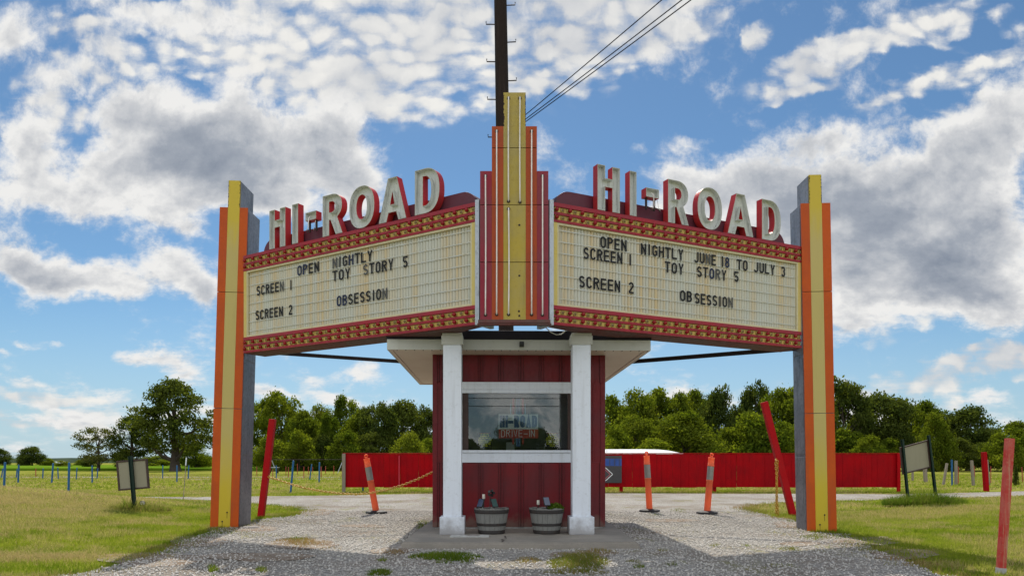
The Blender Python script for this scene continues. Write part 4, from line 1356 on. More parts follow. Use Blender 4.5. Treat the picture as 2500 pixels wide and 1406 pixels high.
# columns
for lab, px in (('white square column left of the booth window', 1105.5), ('white square column right of the booth window', 1417.5)):
    X = (px - CX) * 9.27 / F
    c = thing('column', lab, 'column', (X, 9.27, .08), (0, 0, R(1.0)), 'white columns under the marquee')
    mb = MB(); mb.box(-.116, .116, -.116, .116, .225, 2.42)
    mb.build('shaft', M['white'], c, .004)
    mb = MB(); mb.box(-.158, .158, -.158, .158, 0.001, .2245)
    mb.build('base', M['white'], c, .006)
    mb = MB(); mb.box(-.137, .137, -.137, .137, 2.4205, 2.535); mb.box(-.128, .128, -.128, .128, 2.5355, 2.567)
    mb.build('cap', M['fascia'], c, .004)
mb = MB()
mb.tube([at(1328, 792, 9.0), at(1334, 801, 9.0), at(1345, 811, 9.0), at(1358, 817, 9.0), at(1370, 816, 9.0), at(1379, 809, 9.0), at(1384, 801, 9.02)], .006, 8)
tag(mb.build('hanging_cable', M['cable']), 'short white cable looped under the marquee by the right column', 'cable')


# planters
def make_barrel(label, X, Y, loc_z=.08):
    b = thing('barrel_planter', label, 'planter', (X, Y, loc_z), (0, 0, random.uniform(0, 6)), 'half-barrel planters under the window')
    n = 20
    prof = [(.165, 0.0), (.183, .08), (.205, .20), (.222, .29), (.228, .335)]
    mb = MB()
    for k in range(n):
        a0, a1 = 2 * math.pi * (k + .02) / n, 2 * math.pi * (k + .98) / n
        vs = []
        for r, h in prof:
            top = h == prof[-1][1]
            for a in (a0, a1):
                vs.append((r * math.cos(a), r * math.sin(a), h - (.006 * ((k * 7) % 3) if top else 0)))
        for a in (a0, a1):
            vs.append((.203 * math.cos(a), .203 * math.sin(a), .335 - .006 * ((k * 7) % 3)))
        for a in (a0, a1):
            vs.append((.19 * math.cos(a), .19 * math.sin(a), .26))
        mb.add(vs, [(2 * i, 2 * i + 1, 2 * i + 3, 2 * i + 2) for i in range(len(prof) + 1)])
    mb.build('staves', M['stave'], b)
    for (z0, z1, ra, rb) in ((.002, .050, .170, .179), (.105, .140, .191, .198), (.265, .312, .222, .229)):
        mb = MB(); mb.lathe([(ra, z0), (rb, z1), (rb - .008, z1 + .0005)], 40)
        mb.build('hoop', M['hoop'], b)
    mb = MB(); mb.lathe([(.195, .268), (.12, .28), (0, .286)], 24)
    mb.build('soil', M['soil'], b)
    return b


def solar_light(label, X, Y, z, rot, mt, panel=True, lamp=None):
    s = thing('solar_light', label, 'solar light', (X, Y, z), (0, 0, rot), 'solar lights stuck in the barrels')
    mb = MB(); mb.tube([(0, 0, -.05), (0, 0, .10 if panel else .05)], .008, 8)
    mb.build('stake', M['black'], s)
    if panel:
        mt4 = Matrix.Translation((0, -.012, .115)) @ Matrix.Rotation(R(-32), 4, 'X')
        mb = MB(); mb.box(-.042, .042, .003, .016, -.062, .062, 0, mt4); mb.box(-.037, .037, -.001, .0028, -.057, .057, 1, mt4)
        mb.build('panel', [M['black'], mt], s, .002)
    if lamp:
        mb = MB()
        zt = lamp[0]
        mb.tube([(lamp[1], .01, .02), (lamp[1], .01, zt)], .006, 8)
        mb.build('stem', M['black'], s)
        mb = MB()
        if lamp[2] == 'head':
            for k in range(5):
                a = R(72 * k)
                p = Vector((lamp[1] + .025 * math.cos(a), .0, zt + .02 + .02 * math.sin(a)))
                mb.tube([p, p + Vector((.016 * math.cos(a), -.03, .016 * math.sin(a)))], [.014, .018], 10)
            mb.build('lamp_head', M['black'], s)
        else:
            mb.lathe([(.014, 0), (.019, .006), (.019, .055), (.015, .06)], 14, 0, c=(lamp[1], .01, zt))
            mb.build('lamp_shade', M['cable'], s)
    return s


Yb = 9.30
xl, xr = (1200 - CX) * Yb / F, (1334.5 - CX) * Yb / F
make_barrel('half-barrel planter with two solar lights, on the left under the booth window', xl, Yb)
make_barrel('half-barrel planter with a green plant, on the right under the booth window', xr, Yb)
zs = .08 + .285
solar_light('small solar light with tilted blue panel in the left barrel, by the left column', xl - .135, Yb - .06, zs, R(-28), M['solar_blue'], True, (.165, .035, 'shade'))
solar_light('solar light with teal panel and clustered black lamp head in the left barrel', xl + .035, Yb - .05, zs, R(30), M['solar_teal'], True, (.22, -.055, 'head'))
solar_light('slim solar light with a cream shade and no panel in the right barrel', xr - .11, Yb - .02, zs, 0, M['solar_blue'], False, (.085, 0, 'shade'))
solar_light('solar light with pale blue-grey panel beside the green plant in the right barrel', xr - .005, Yb - .06, zs + .02, R(20), plain('solar_cell_pale', (.10, .12, .17), .2), True)
# ------------------------------------------------------------------ ground, drive, roads
ax = np.concatenate([[-4000, -1500, -600, -250, -110, -60, -40], np.arange(-30, 30.1, .4), [40, 60, 110, 250, 600, 1500, 4000]])
ay = np.concatenate([[-600, -200, -60, -20, -6], np.arange(0, 30.1, .4), [36, 45, 60, 85, 120, 180, 300, 600, 1200, 2500, 5000]])
gx, gy = np.meshgrid(ax, ay)
gz = ground_z(gx, gy)
nx_, ny_ = len(ax), len(ay)
idx = np.arange(nx_ * ny_).reshape(ny_, nx_)
fc = np.stack([idx[:-1, :-1], idx[:-1, 1:], idx[1:, 1:], idx[1:, :-1]], -1).reshape(-1, 4)
lawn = link(bpy.data.objects.new('lawn_ground', np_mesh('lawn_ground', np.stack([gx, gy, gz], -1).reshape(-1, 3), fc, M['ground'], smooth=True)))
tag(lawn, kind='structure')


def vnoise(x, y, f=1.0, seed=0, octv=4):
    out = np.zeros_like(x, dtype=float); amp, tot = 1.0, 0.0
    g = np.random.default_rng(seed).random((256, 256))
    for o in range(octv):
        X, Y = x * f + 31.7 * o, y * f + 17.3 * o
        i, j = np.floor(X).astype(int), np.floor(Y).astype(int)
        u, v = X - i, Y - j
        u = u * u * (3 - 2 * u); v = v * v * (3 - 2 * v)
        a, b = g[i % 256, j % 256], g[(i + 1) % 256, j % 256]
        c, d = g[i % 256, (j + 1) % 256], g[(i + 1) % 256, (j + 1) % 256]
        out += amp * ((a * (1 - u) + b * u) * (1 - v) + (c * (1 - u) + d * u) * v); tot += amp
        amp *= .55; f *= 2.0
    return out / tot


PX_EDGE = [(2285, 1404), (2200, 1362), (2120, 1328), (2062, 1304), (1985, 1300), (1952, 1276), (1905, 1263), (1850, 1252), (1822, 1240), (1850, 1231), (1920, 1226), (2040, 1223), (2240, 1218), (2420, 1213), (2500, 1209)]
PX_TOP = [(2500, 1199), (2350, 1203), (2200, 1206), (1900, 1205), (1500, 1204), (1050, 1205), (840, 1209), (520, 1213), (330, 1213), (150, 1211)]
PX_LEFT = [(150, 1219), (330, 1222), (520, 1224), (600, 1231), (700, 1237), (742, 1245), (735, 1256), (690, 1263), (628, 1268), (560, 1288), (512, 1297), (455, 1318), (410, 1338), (330, 1368), (190, 1402)]
poly = [on_ground(*p) for p in PX_EDGE] + [(26, 21.6)] + [(26, 24.6)] + [on_ground(*p) for p in PX_TOP] + [(-26, 21.4), (-26, 19.2)] + [on_ground(*p) for p in PX_LEFT] + [(-4.6, 5.0), (-7.0, 3.0), (-14, -4), (14, -4), (8.5, 2.5), (4.7, 5.0)]


def ragged(pl, step, amp, seed):
    out = []
    for i in range(len(pl)):
        a, b = Vector(pl[i]), Vector(pl[(i + 1) % len(pl)])
        n = max(1, int((b - a).length / step))
        for k in range(n):
            out.append(a + (b - a) * (k / n))
    xs, ys = np.array([p.x for p in out]), np.array([p.y for p in out])
    dxn = (vnoise(xs, ys, 2.2, seed) - .5) * 2 * amp; dyn = (vnoise(xs + 50, ys, 2.2, seed + 1) - .5) * 2 * amp
    k = np.clip(xs * 0 + 1, 0, 1)
    return [(float(x + a * k_), float(y + b * k_)) for x, y, a, b, k_ in zip(xs, ys, dxn, dyn, k)]


def in_poly(px, py, pl):
    inside = np.zeros(len(px), dtype=bool)
    n = len(pl); j = n - 1
    for i in range(n):
        xi, yi = pl[i]; xj, yj = pl[j]
        if yi != yj:
            c = ((yi > py) != (yj > py)) & (px < (xj - xi) * (py - yi) / (yj - yi) + xi)
            inside ^= c
        j = i
    return inside


def sheet(name, pl, mat, z):
    from mathutils.geometry import tessellate_polygon
    tri = tessellate_polygon([[Vector((x, y, 0)) for x, y in pl]])
    mb = MB()
    mb.add([(x, y, z + (float(ground_z(x, y)) if y > 3 else 0)) for x, y in pl], [tuple(t) for t in tri])
    o = mb.build(name, mat)
    return tag(o, kind='structure')


drive = ragged(poly, .10, .16, 5)
sheet('gravel_drive', drive, M['gravel'], .008)
sheet('far_path', ragged([(-60, 45), (-14, 46.5), (-11.0, 46.0), (-11, 48.5), (-14, 49.5), (-60, 50.5)], .8, .3, 8), M['gravel'], .010)
sheet('field_track', ragged([(-19, 41.6), (-9.8, 41.8), (-9.8, 42.7), (-19, 42.6)], .6, .2, 9), M['gravel'], .010)
mb = MB(); mb.box(-230, -22, 84, 190, -.1, .32)
tag(mb.build('crop_field', M['crop'], bevel=.1), kind='structure')
# far wooded rise at the left horizon
xs = np.linspace(-1100, 900, 240)
vv = []
for yy, k in ((880, 0.0), (905, 1.0), (960, 0.75), (1010, 0.0)):
    hh_ = (5.2 + 2.6 * vnoise(xs, xs * 0 + yy * .0, .012, 3) + 1.6 * (vnoise(xs, xs * 0, .15, 4) - .5)) * k
    hh_ = hh_ * (1 - .45 * sstep(-300, 200, xs))
    vv.append(np.stack([xs, xs * 0 + yy, hh_ - .2], -1))
vv = np.concatenate(vv); n_ = len(xs)
fc = []
for r_ in range(3):
    for i in range(n_ - 1):
        fc.append((r_ * n_ + i, r_ * n_ + i + 1, (r_ + 1) * n_ + i + 1, (r_ + 1) * n_ + i))
tag(link(bpy.data.objects.new('hills', np_mesh('hills', vv, np.array(fc), M['hills'], smooth=True))), kind='structure')

# bare dirt where tyres and feet wear the edges
def patch(px, py, rx, ry, seed):
    pts = []
    for a in range(0, 360, 6):
        q = on_ground(px + rx * math.cos(R(a)), py + ry * math.sin(R(a)))
        pts.append(q)
    return ragged(pts, .08, .22, seed)


mb = MB()
from mathutils.geometry import tessellate_polygon
for i, (px, py, rx, ry) in enumerate([(485, 1322, 75, 13), (360, 1366, 120, 16), (770, 1252, 38, 8), (600, 1291, 80, 8), (2105, 1322, 90, 11), (2200, 1356, 80, 12), (1935, 1282, 60, 8), (965, 1348, 60, 10), (1420, 1356, 90, 9), (740, 1330, 90, 12), (1640, 1272, 60, 4), (880, 1285, 70, 5), (620, 1362, 150, 10), (1960, 1330, 60, 5)]):
    pl_ = patch(px, py, rx, ry, 200 + i)
    mb.add([(x, y, .0125 + .0002 * i + float(ground_z(x, y))) for x, y in pl_], [tuple(t) for t in tessellate_polygon([[Vector((x, y, 0)) for x, y in pl_]])])
tag(mb.build('dirt_ground', M['dirt']), kind='structure')
# loose stones
N = 60000
sx = rng.uniform(-6, 6, N); sy = 5.6 + 9.0 * rng.random(N) ** 1.25
keep = in_poly(sx, sy, drive) & ~((sx > -1.34) & (sx < 1.54) & (sy > 8.2))
dens = vnoise(sx, sy, .9, 21)
keep &= rng.random(N) < np.clip(1.6 * dens, .15, 1)
sx, sy = sx[keep], sy[keep]; N = len(sx)
sz = rng.uniform(.006, .0165, N) * (1 + .3 * (rng.random(N) > .93))
base = np.array([[1, 0, 0], [0, 1, 0], [-1, 0, 0], [0, -1, 0], [0, 0, .75], [0, 0, -.5]])
vv = base[None] * (sz[:, None, None]) * rng.uniform(.6, 1.25, (N, 6, 1))
an = rng.uniform(0, 6.28, N); ca, sa = np.cos(an), np.sin(an)
vx = vv[..., 0] * ca[:, None] - vv[..., 1] * sa[:, None]; vy = vv[..., 0] * sa[:, None] + vv[..., 1] * ca[:, None]
vv = np.stack([vx + sx[:, None], vy + sy[:, None], vv[..., 2] + .010 + .25 * sz[:, None]], -1).reshape(-1, 3)
fb_ = np.array([[0, 1, 4], [1, 2, 4], [2, 3, 4], [3, 0, 4], [1, 0, 5], [2, 1, 5], [3, 2, 5], [0, 3, 5]])
fc = (fb_[None] + (np.arange(N) * 6)[:, None, None]).reshape(-1, 3)
tone = np.repeat(rng.random(N) ** .8, 6)
tag(link(bpy.data.objects.new('gravel_stones', np_mesh('gravel_stones', vv, fc, M['stones'], attr={'tone': tone}))), kind='stuff')

# ------------------------------------------------------------------ grass
def blades(x, y, h, w, dry, lean=.5, z=None):
    n = len(x)
    z = ground_z(x, y) if z is None else z
    a = rng.uniform(0, 6.283, n); la = rng.uniform(0, 6.283, n); ll = h * lean * rng.random(n)
    v = np.empty((n, 3, 3))
    v[:, 0] = np.stack([x - np.cos(a) * w, y - np.sin(a) * w, z - .004], -1)
    v[:, 1] = np.stack([x + np.cos(a) * w, y + np.sin(a) * w, z - .004], -1)
    v[:, 2] = np.stack([x + np.cos(la) * ll, y + np.sin(la) * ll, z + h], -1)
    return v.reshape(-1, 3), np.repeat(dry, 3)


def lawn_points(x0, x1, y0, y1, n):
    x = rng.uniform(x0, x1, n); y = rng.uniform(y0, y1, n)
    k = ~in_poly(x + rng.normal(0, .05, n), y + rng.normal(0, .05, n), drive) & (np.abs(x) < y * .78 + .4) & ~((x > -1.35) & (x < 1.55) & (y > 8.1) & (y < 14.3))
    return x[k], y[k]


def dryness(x, y):
    d = sstep(.46, .64, vnoise(x, y, .45, 33)) * .75 + sstep(.50, .66, vnoise(x, y, 2.4, 34)) * .75
    d += 1.5 * np.exp(-((x + 5.0) / .8) ** 2 - ((y - 7.5) / .30) ** 2)              # heap of mown straw at the left
    d += 1.0 * sstep(-5.8, -8.5, x) * sstep(9.0, 12.0, y) * (1 - sstep(15, 17, y)) * (.5 + .8 * vnoise(x, y, 1.4, 35))      # the bank is burnt dry
    d += .5 * np.exp(-((x - 6.6) / 1.8) ** 2 - ((y - 12.5) / .8) ** 2)
    bank = sstep(-5.8, -8.0, x) * sstep(9.0, 11.5, y) * (1 - sstep(15, 17, y)) * sstep(.30, .55, vnoise(x, y, 1.1, 36))
    return np.maximum(np.clip(d, 0, .95) * np.clip(rng.random(len(x)) * 1.5, 0, 1), .80 * bank)


VV, DD = [], []
for (x0, x1, y0, y1, n, hh0, hh1, ww) in ((-12, -3.2, 5.6, 14.2, 170000, .022, .058, .0045), (2.6, 12, 5.6, 14.2, 150000, .022, .058, .0045),
                                          (-16, 16, 14.2, 26, 130000, .03, .065, .010), (-40, 40, 26, 60, 90000, .04, .09, .03)):
    x, y = lawn_points(x0, x1, y0, y1, n)
    h = rng.uniform(hh0, hh1, len(x)) * (.7 + .6 * vnoise(x, y, 1.3, 40))
    v, d = blades(x, y, h, ww * rng.uniform(.6, 1.3, len(x)), dryness(x, y), .9)
    VV.append(v); DD.append(d)
vv = np.concatenate(VV); dd = np.concatenate(DD)
tag(link(bpy.data.objects.new('lawn_grass', np_mesh('lawn_grass', vv, np.arange(len(vv)).reshape(-1, 3), M['grass'], attr={'dry': dd}))), kind='stuff')

# grass growing in the gravel
VV, DD = [], []
for (px, py, rx, ry, n, h, dry) in [(1088, 1364, 92, 13, 2600, .085, .05), (1150, 1372, 50, 8, 500, .06, .15), (1412, 1374, 78, 26, 3600, .075, .38), (1455, 1350, 60, 10, 700, .06, .75), (735, 1326, 72, 13, 2200, .06, .8),
                                    (725, 1318, 30, 5, 350, .06, .2), (965, 1350, 34, 9, 500, .05, .85), (1285, 1370, 40, 9, 500, .05, .7), (520, 1394, 16, 16, 500, .06, .1), (640, 1394, 16, 7, 220, .06, .1),
                                    (930, 1402, 36, 10, 900, .06, .1), (935, 1370, 16, 4, 160, .05, .2), (1036, 1284, 24, 14, 500, .07, .2), (1660, 1246, 26, 6, 300, .05, .25), (1850, 1236, 55, 6, 500, .05, .5), (1745, 1332, 20, 4, 160, .05, .3),
                                    (1820, 1334, 14, 3, 110, .05, .3), (1930, 1342, 30, 6, 350, .05, .35), (1560, 1386, 14, 5, 120, .06, .15), (1550, 1374, 24, 5, 180, .05, .4), (1600, 1258, 30, 4, 150, .05, .4), (905, 1252, 30, 4, 200, .06, .2), (930, 1238, 50, 4, 250, .05, .5),
                                    (860, 1230, 70, 5, 300, .04, .6), (700, 1275, 80, 5, 300, .04, .5), (1990, 1312, 40, 8, 400, .06, .25), (560, 1300, 60, 8, 500, .05, .35), (640, 1308, 70, 7, 300, .04, .5), (1400, 1400, 90, 8, 900, .05, .45), (1730, 1262, 80, 5, 200, .04, .6),
                                    (800, 1340, 90, 6, 160, .04, .7), (1620, 1345, 20, 5, 80, .04, .5), (1640, 1380, 16, 5, 80, .05, .2), (1900, 1385, 70, 7, 250, .045, .4), (1680, 1300, 90, 5, 120, .035, .6)]:
    cx_, cy_ = on_ground(px, py)
    n = int(n * 1.25)
    r = np.sqrt(rng.random(n)); t = rng.uniform(0, 6.283, n)
    qx = px + rx * r * np.cos(t); qy = py + ry * r * np.sin(t)
    Y = F / (qy - HY); X = (qx - CX) * Y / F
    k = vnoise(X, Y, 6.0, 77) + .35 * (1 - r) > .52
    k &= ~((X > -1.31) & (X < 1.50) & (Y > 8.24))
    X, Y, r = X[k], Y[k], r[k]
    v, d = blades(X, Y, h * rng.uniform(.4, 1.1, len(X)) * (1.1 - .6 * r), .0045 * rng.uniform(.7, 1.3, len(X)), np.clip(dry + rng.normal(0, .2, len(X)) + .3 * (vnoise(X, Y, 3, 78) - .5), 0, 1), 1.0)
    VV.append(v); DD.append(d)
# thin dry fringe where lawn and gravel meet
ed = np.array([p for p in drive if 5.2 < p[1] < 19 and abs(p[0]) < 9])
pk = rng.integers(0, len(ed), 16000)
X = ed[pk, 0] + rng.normal(0, .16, 16000); Y = ed[pk, 1] + rng.normal(0, .16, 16000)
k = vnoise(X, Y, 2.5, 91) > .44
X, Y = X[k], Y[k]
v, d = blades(X, Y, rng.uniform(.02, .06, len(X)), .005 * rng.uniform(.7, 1.3, len(X)), np.clip(.45 + 1.5 * (vnoise(X, Y, 1.2, 92) - .5) + rng.normal(0, .15, len(X)), 0, 1), 1.0)
VV.append(v); DD.append(d)
vv = np.concatenate(VV); dd = np.concatenate(DD)
tag(link(bpy.data.objects.new('gravel_weeds', np_mesh('gravel_weeds', vv, np.arange(len(vv)).reshape(-1, 3), M['weed'], attr={'dry': dd}))), kind='stuff')


def clump(name, label, X, Y, rx, ry, n, h, dry, mat='weed', z0=None, cat='weeds', w=.006):
    r = np.sqrt(rng.random(n)); t = rng.uniform(0, 6.283, n)
    x, y = rx * r * np.cos(t), ry * r * np.sin(t)
    zb = float(ground_z(X, Y)) if z0 is None else z0
    v, d = blades(x, y, h * rng.uniform(.3, 1.1, n) * (1.15 - .75 * r), w * rng.uniform(.6, 1.4, n), np.clip(dry + rng.normal(0, .2, n), 0, 1), 1.1, z=np.zeros(n))
    o = link(bpy.data.objects.new(name, np_mesh(name, v, np.arange(len(v)).reshape(-1, 3), M[mat], attr={'dry': d})))
    o.location = (X, Y, zb)
    return tag(o, label, cat)


# ------------------------------------------------------------------ posts
ORD = ['first', 'second', 'third', 'fourth', 'fifth', 'sixth', 'seventh', 'eighth', 'ninth', 'tenth', 'eleventh', 'twelfth', 'thirteenth', 'fourteenth', 'fifteenth', 'sixteenth']


def lean_post(name, label, p0, p1, size, mat, cat='post', group=None, square=True, tip=None, foot=None):
    p0, p1 = Vector(p0), Vector(p1)
    d = p1 - p0
    root = thing(name, label, cat, p0, (0, 0, 0), group)
    q = d.to_track_quat('Z', 'Y')
    mt = q.to_matrix().to_4x4()
    l = d.length
    mb = MB()
    if square:
        mb.box(-size / 2, size / 2, -size / 2, size / 2, -.08, l, 0, mt)
        mb.build('shaft', mat, root, size * .06)
    else:
        mb.tube([(0, 0, -.08), d], size * .44, 8)
        mb.lathe([(size * .36, 0), (0, .01)], 8, 0, c=tuple(d))
        mb.build('shaft', mat, root)
    if foot:
        mb = MB(); mb.box(-size / 2 - .0015, size / 2 + .0015, -size / 2 - .0015, size / 2 + .0015, -.05, foot, 0, mt)
        mb.build('painted_foot', M['white'], root)
    if tip:
        mb = MB(); mb.tube([d * (1 - tip), d * 1.002], size * .75, 8)
        mb.build('tip', M['white'], root)
    return root


def gpt(px, py, dz=0.0):
    """point on the (sloping) ground seen at this pixel"""
    Y = F * EYE / (py - HY)
    for _ in range(8):
        X = (px - CX) * Y / F
        Y = F * (EYE - float(ground_z(X, Y))) / (py - HY)
    X = (px - CX) * Y / F
    return Vector((X, Y, float(ground_z(X, Y))))


def seen_post(name, label, b, t, wpx, mat, cat, group, square):
    p0 = gpt(*b) if b[1] > 1206 else Vector((*on_ground(*b), 0.0))
    p1 = at(t[0], t[1], p0.y)
    return lean_post(name, label, p0, p1, wpx * p0.y / F, mat, cat, group, square)


seen_post('leaning_post', 'red square post leaning right beside the left pillar, chain hooked to it', (637, 1262), (666, 1023), 14.5, M['post_red'], 'post', 'red square posts flanking the drive', True)
seen_post('leaning_post', 'red square post leaning hard to the left beside the right pillar', (1936, 1258), (1865, 981), 15, M['post_red'], 'post', 'red square posts flanking the drive', True)
p0 = gpt(2443, 1400)
lean_post('leaning_post', 'weathered red post with white foot in the right foreground lawn', p0, at(2465, 1070, p0.y), .058, M['post_worn'], 'post', None, True, foot=.055)
p0 = gpt(447, 1219)
lean_post('marker_rod', 'very thin tall marker rod with white tip by the gravel road left of the pillar', p0, at(455, 1117, p0.y), .022, M['grey_wood'], 'marker rod', None, False, tip=.18)

BLUE_L = [((3, 1166), (7, 1143), 3), ((9.5, 1190), (12.5, 1128), 6), ((39, 1167), (42, 1144), 3), ((44, 1177.5), (46, 1134), 4.5), ((104, 1168.5), (105.5, 1143), 3.2), ((126, 1178.5), (129.8, 1130), 4.5),
          ((142.5, 1169), (141, 1141), 3), ((167, 1202), (169, 1129), 6), ((186, 1170), (188, 1141), 3), ((225, 1179), (225, 1136), 4), ((236.5, 1169.5), (239, 1143), 3), ((397, 1168.5), (397.5, 1135), 3), ((432, 1176.5), (432, 1136), 4), ((459, 1170), (461, 1136), 3.4)]
for i, (b, t, w) in enumerate(BLUE_L):
    seen_post('field_post', 'slim blue post in the field left of the striped pillar, %s from the left edge' % ORD[i], b, t, w, M['blue_post'], 'post', 'blue posts in the field', False)
for lab, b, t, w in (('thick blue post leaning right, crossed by the sagging yellow chain', (709, 1202), (716.5, 1124), 5.5), ('faint slim blue post just right of the leaning red post', (674.5, 1169.5), (674.5, 1136), 3),
                     ('slim blue post leaning right, between the chain and the red fence', (755.7, 1170.6), (761, 1133), 3.4), ('upright blue post, last one before the red fence', (779, 1177), (780, 1128), 4.2),
                     ('blue post mostly hidden behind the left end of the red fence', (886, 1199), (886, 1126), 5), ('bright blue post among grey wooden posts at the right', (2324.6, 1184), (2323.6, 1122), 4.6)):
    seen_post('field_post', lab, b, t, w, M['blue_post'], 'post', 'blue posts in the field', False)
RED = [((627, 1163), (627, 1139), 2), ((666, 1165), (666, 1145), 2), ((698, 1160), (698, 1139), 1.8), ((704, 1165), (704.5, 1140), 2), ((726, 1159), (726, 1131.5), 1.8), ((741.6, 1167), (742, 1139), 2.2), ((753, 1159), (753, 1139), 1.8),
       ((763.5, 1156), (763.5, 1139), 1.6), ((784, 1165), (784, 1139), 2.4), ((794.7, 1155.6), (795, 1137.6), 2), ((815, 1158.6), (815, 1136.4), 1.9), ((835, 1166), (835.5, 1139), 2)]
for i, (b, t, w) in enumerate(RED):
    seen_post('field_stake', 'thin faded red stake before the far trees, %s from the left pillar to the fence' % ORD[i], b, t, w, M['thin_red'], 'stake', 'thin red stakes in the field', False)
for lab, b, t in (('thin red stake beside the pale grey post at the right', (2339.5, 1181), (2340, 1138.5)), ('thin red stake behind the leaning grey-brown post at the right', (2380, 1163.5), (2378, 1137)),
                  ('thin red stake right of the dark red square post', (2419, 1179), (2419, 1138)), ('thin red stake at the right edge beyond the small dark conifer', (2497, 1177.7), (2494.6, 1140)), ('thin red stake at the left between blue posts, far field', (87.5, 1164), (87.5, 1143))):
    seen_post('field_stake', lab, b, t, 2.2, M['thin_red'], 'stake', 'thin red stakes in the field', False)
for lab, b, t, w in (('grey wooden post leaning right, first beyond the right lawn sign', (2303, 1183), (2312, 1130.4), 4.6), ('pale grey wooden post standing next to the bright blue post', (2334, 1183), (2334, 1124), 5.2),
                     ('grey-brown wooden post leaning left, between pale grey post and red square post', (2376.6, 1185), (2372, 1123.6), 5.4), ('grey wooden post close behind the dark red square post', (2414, 1184), (2409, 1122), 5),
                     ('short grey stub under the right lawn sign', (2228, 1174), (2228, 1150), 4), ('thick pale stub overgrown with vine behind the right lawn sign', (2260, 1177), (2257, 1126), 7)):
    seen_post('wooden_post', lab, b, t, w, M['grey_wood'], 'post', 'grey wooden posts at the right', True)
seen_post('square_post', 'dark red square post with grey side, nearest the road at the right', (2408, 1199), (2402, 1103), 9.5, M['fence'], 'post', None, True)

# ------------------------------------------------------------------ red fence
FY = 24.0
fx0, fx1 = (838 - CX) * FY / F, (2197 - CX) * FY / F
fence = thing('red_fence', 'long bright red board fence behind the booth, end to end', 'fence', ((fx0 + fx1) / 2, FY, 0))
off = (fx0 + fx1) / 2
rg = random.Random(5)
x = fx0
while x < fx1 - .05:
    w = min(rg.choice([.55, .62, .8, .95]), fx1 - x)
    mb = MB()
    yo = rg.choice([0, .010, .020])
    mb.box(x - off + .002, x + w - off - .002, yo, yo + .03, .165 + rg.uniform(-.01, .01), 1.285 + rg.uniform(-.006, .006))
    for k in (0.33, 0.66):
        mb.box(x - off + w * k, x - off + w * k + .02, yo - .008, yo - .0004, .18, 1.275)
    mb.build('panel', M['fence'], fence, .003)
    x += w
for z in (.30, 1.12):
    mb = MB(); mb.box(fx0 - off, fx1 - off, .055, .10, z, z + .09)
    mb.build('rail', M['fence'], fence)
mb = MB(); mb.box(fx0 - off - .01, fx1 - off + .01, -.015, .06, 1.293, 1.315)
mb.build('cap_rail', M['fence'], fence, .003)
for px, mt in ((840, 'grey_wood'), (1164, 'fence'), (1518, 'fence'), (1747, 'fence'), (1960, 'fence'), (2192, 'fence')):
    xx = (px - CX) * FY / F - off
    mb = MB(); mb.box(xx - .055, xx + .055, .101 if px not in (840, 2192) else -.07, .2 if px not in (840, 2192) else -.017, -.05, 1.29)
    mb.build('post', M[mt], fence, .004)
mb = MB(); xx = (975 - CX) * FY / F - off; mb.box(xx - .02, xx + .02, -.06, -.02, .17, 1.22)
mb.build('batten', paint('pink_batten', (.55, .03, .06), .4), fence, .003)
# banner hung on the fence
bn0, bn1 = (1395 - CX) * FY / F, (1517 - CX) * FY / F
bt, bb = EYE + (HY - 1112) * FY / F, EYE + (HY - 1178) * FY / F
ban = thing('fence_banner', 'dark grey banner with blue band and chevron, hung on the red fence', 'banner', ((bn0 + bn1) / 2, FY - .075, 0))
bo = (bn0 + bn1) / 2
m_bg = plain('banner_grey', (.050, .048, .052), .6); m_bb = plain('banner_blue', (.02, .07, .30), .6, var=.2, scale=6)
mb = MB()
mb.box(bn0 - bo, bn1 - bo, 0, .006, bb, bt - .34, 0); mb.box(bn0 - bo, bn1 - bo, 0, .006, bt - .339, bt - .10, 1); mb.box(bn0 - bo, bn1 - bo, 0, .006, bt - .099, bt, 0)
for px in (1488, 1500, 1511):
    xx = (px - CX) * FY / F - bo
    mb.box(xx - .01, xx + .01, -.002, -.0005, bt - .33, bt - .11, 0)
mb.build('sheet', [m_bg, m_bb], ban)
mb = MB()
for o, mi in ((0, 0), (-.085, 1)):
    ap = ((1495 - CX) * FY / F - bo + o, EYE + (HY - 1157) * FY / F)
    for s in (-1, 1):
        ribbon(mb, [(ap[0] - .24, ap[1] + s * .22), ap], False, .022, -.003 - .001 * mi, 0, 0, 1, 1, mi)
mb.build('chevron', [m_wh, plain('chevron_pink', (.45, .12, .14), .6)], ban)

# white canopy roof beyond the fence
can = thing('white_canopy', 'low white sloping canopy roof showing above the red fence right of the booth', 'canopy', (6.6, 42, 0))
mb = MB()
cxs = [(-3.6, 0), (-3.0, .02), (1.6, .03), (2.5, .01), (3.1, -.05)]
top = []
for yy, zb in ((-2.2, 1.49), (2.4, 1.78)):
    for cxv, dzv in cxs:
        top.append((cxv, yy, zb + dzv))
n = len(cxs)
mb.add(top + [(p[0], p[1], p[2] - .08) for p in top], [(i, i + 1, n + i + 1, n + i) for i in range(n - 1)] + [(2 * n + n + i, 2 * n + n + i + 1, 2 * n + i + 1, 2 * n + i) for i in range(n - 1)]
       + [(2 * n + i, 2 * n + i + 1, i + 1, i) for i in range(n - 1)] + [(n + i, n + i + 1, 3 * n + i + 1, 3 * n + i) for i in range(n - 1)] + [(0, n, 3 * n, 2 * n), (n - 1, 3 * n - 1, 4 * n - 1, 2 * n - 1)])
mb.build('roof_sheet', M['cloth_white'], can)
for xx in (-3.4, 0, 2.6):
    for yy in (-2.0, 2.2):
        mb = MB(); mb.tube([(xx, yy, 0), (xx, yy, 1.40 + (yy + 2.2) * .06)], .03, 8); mb.build('leg', M['white'], can)
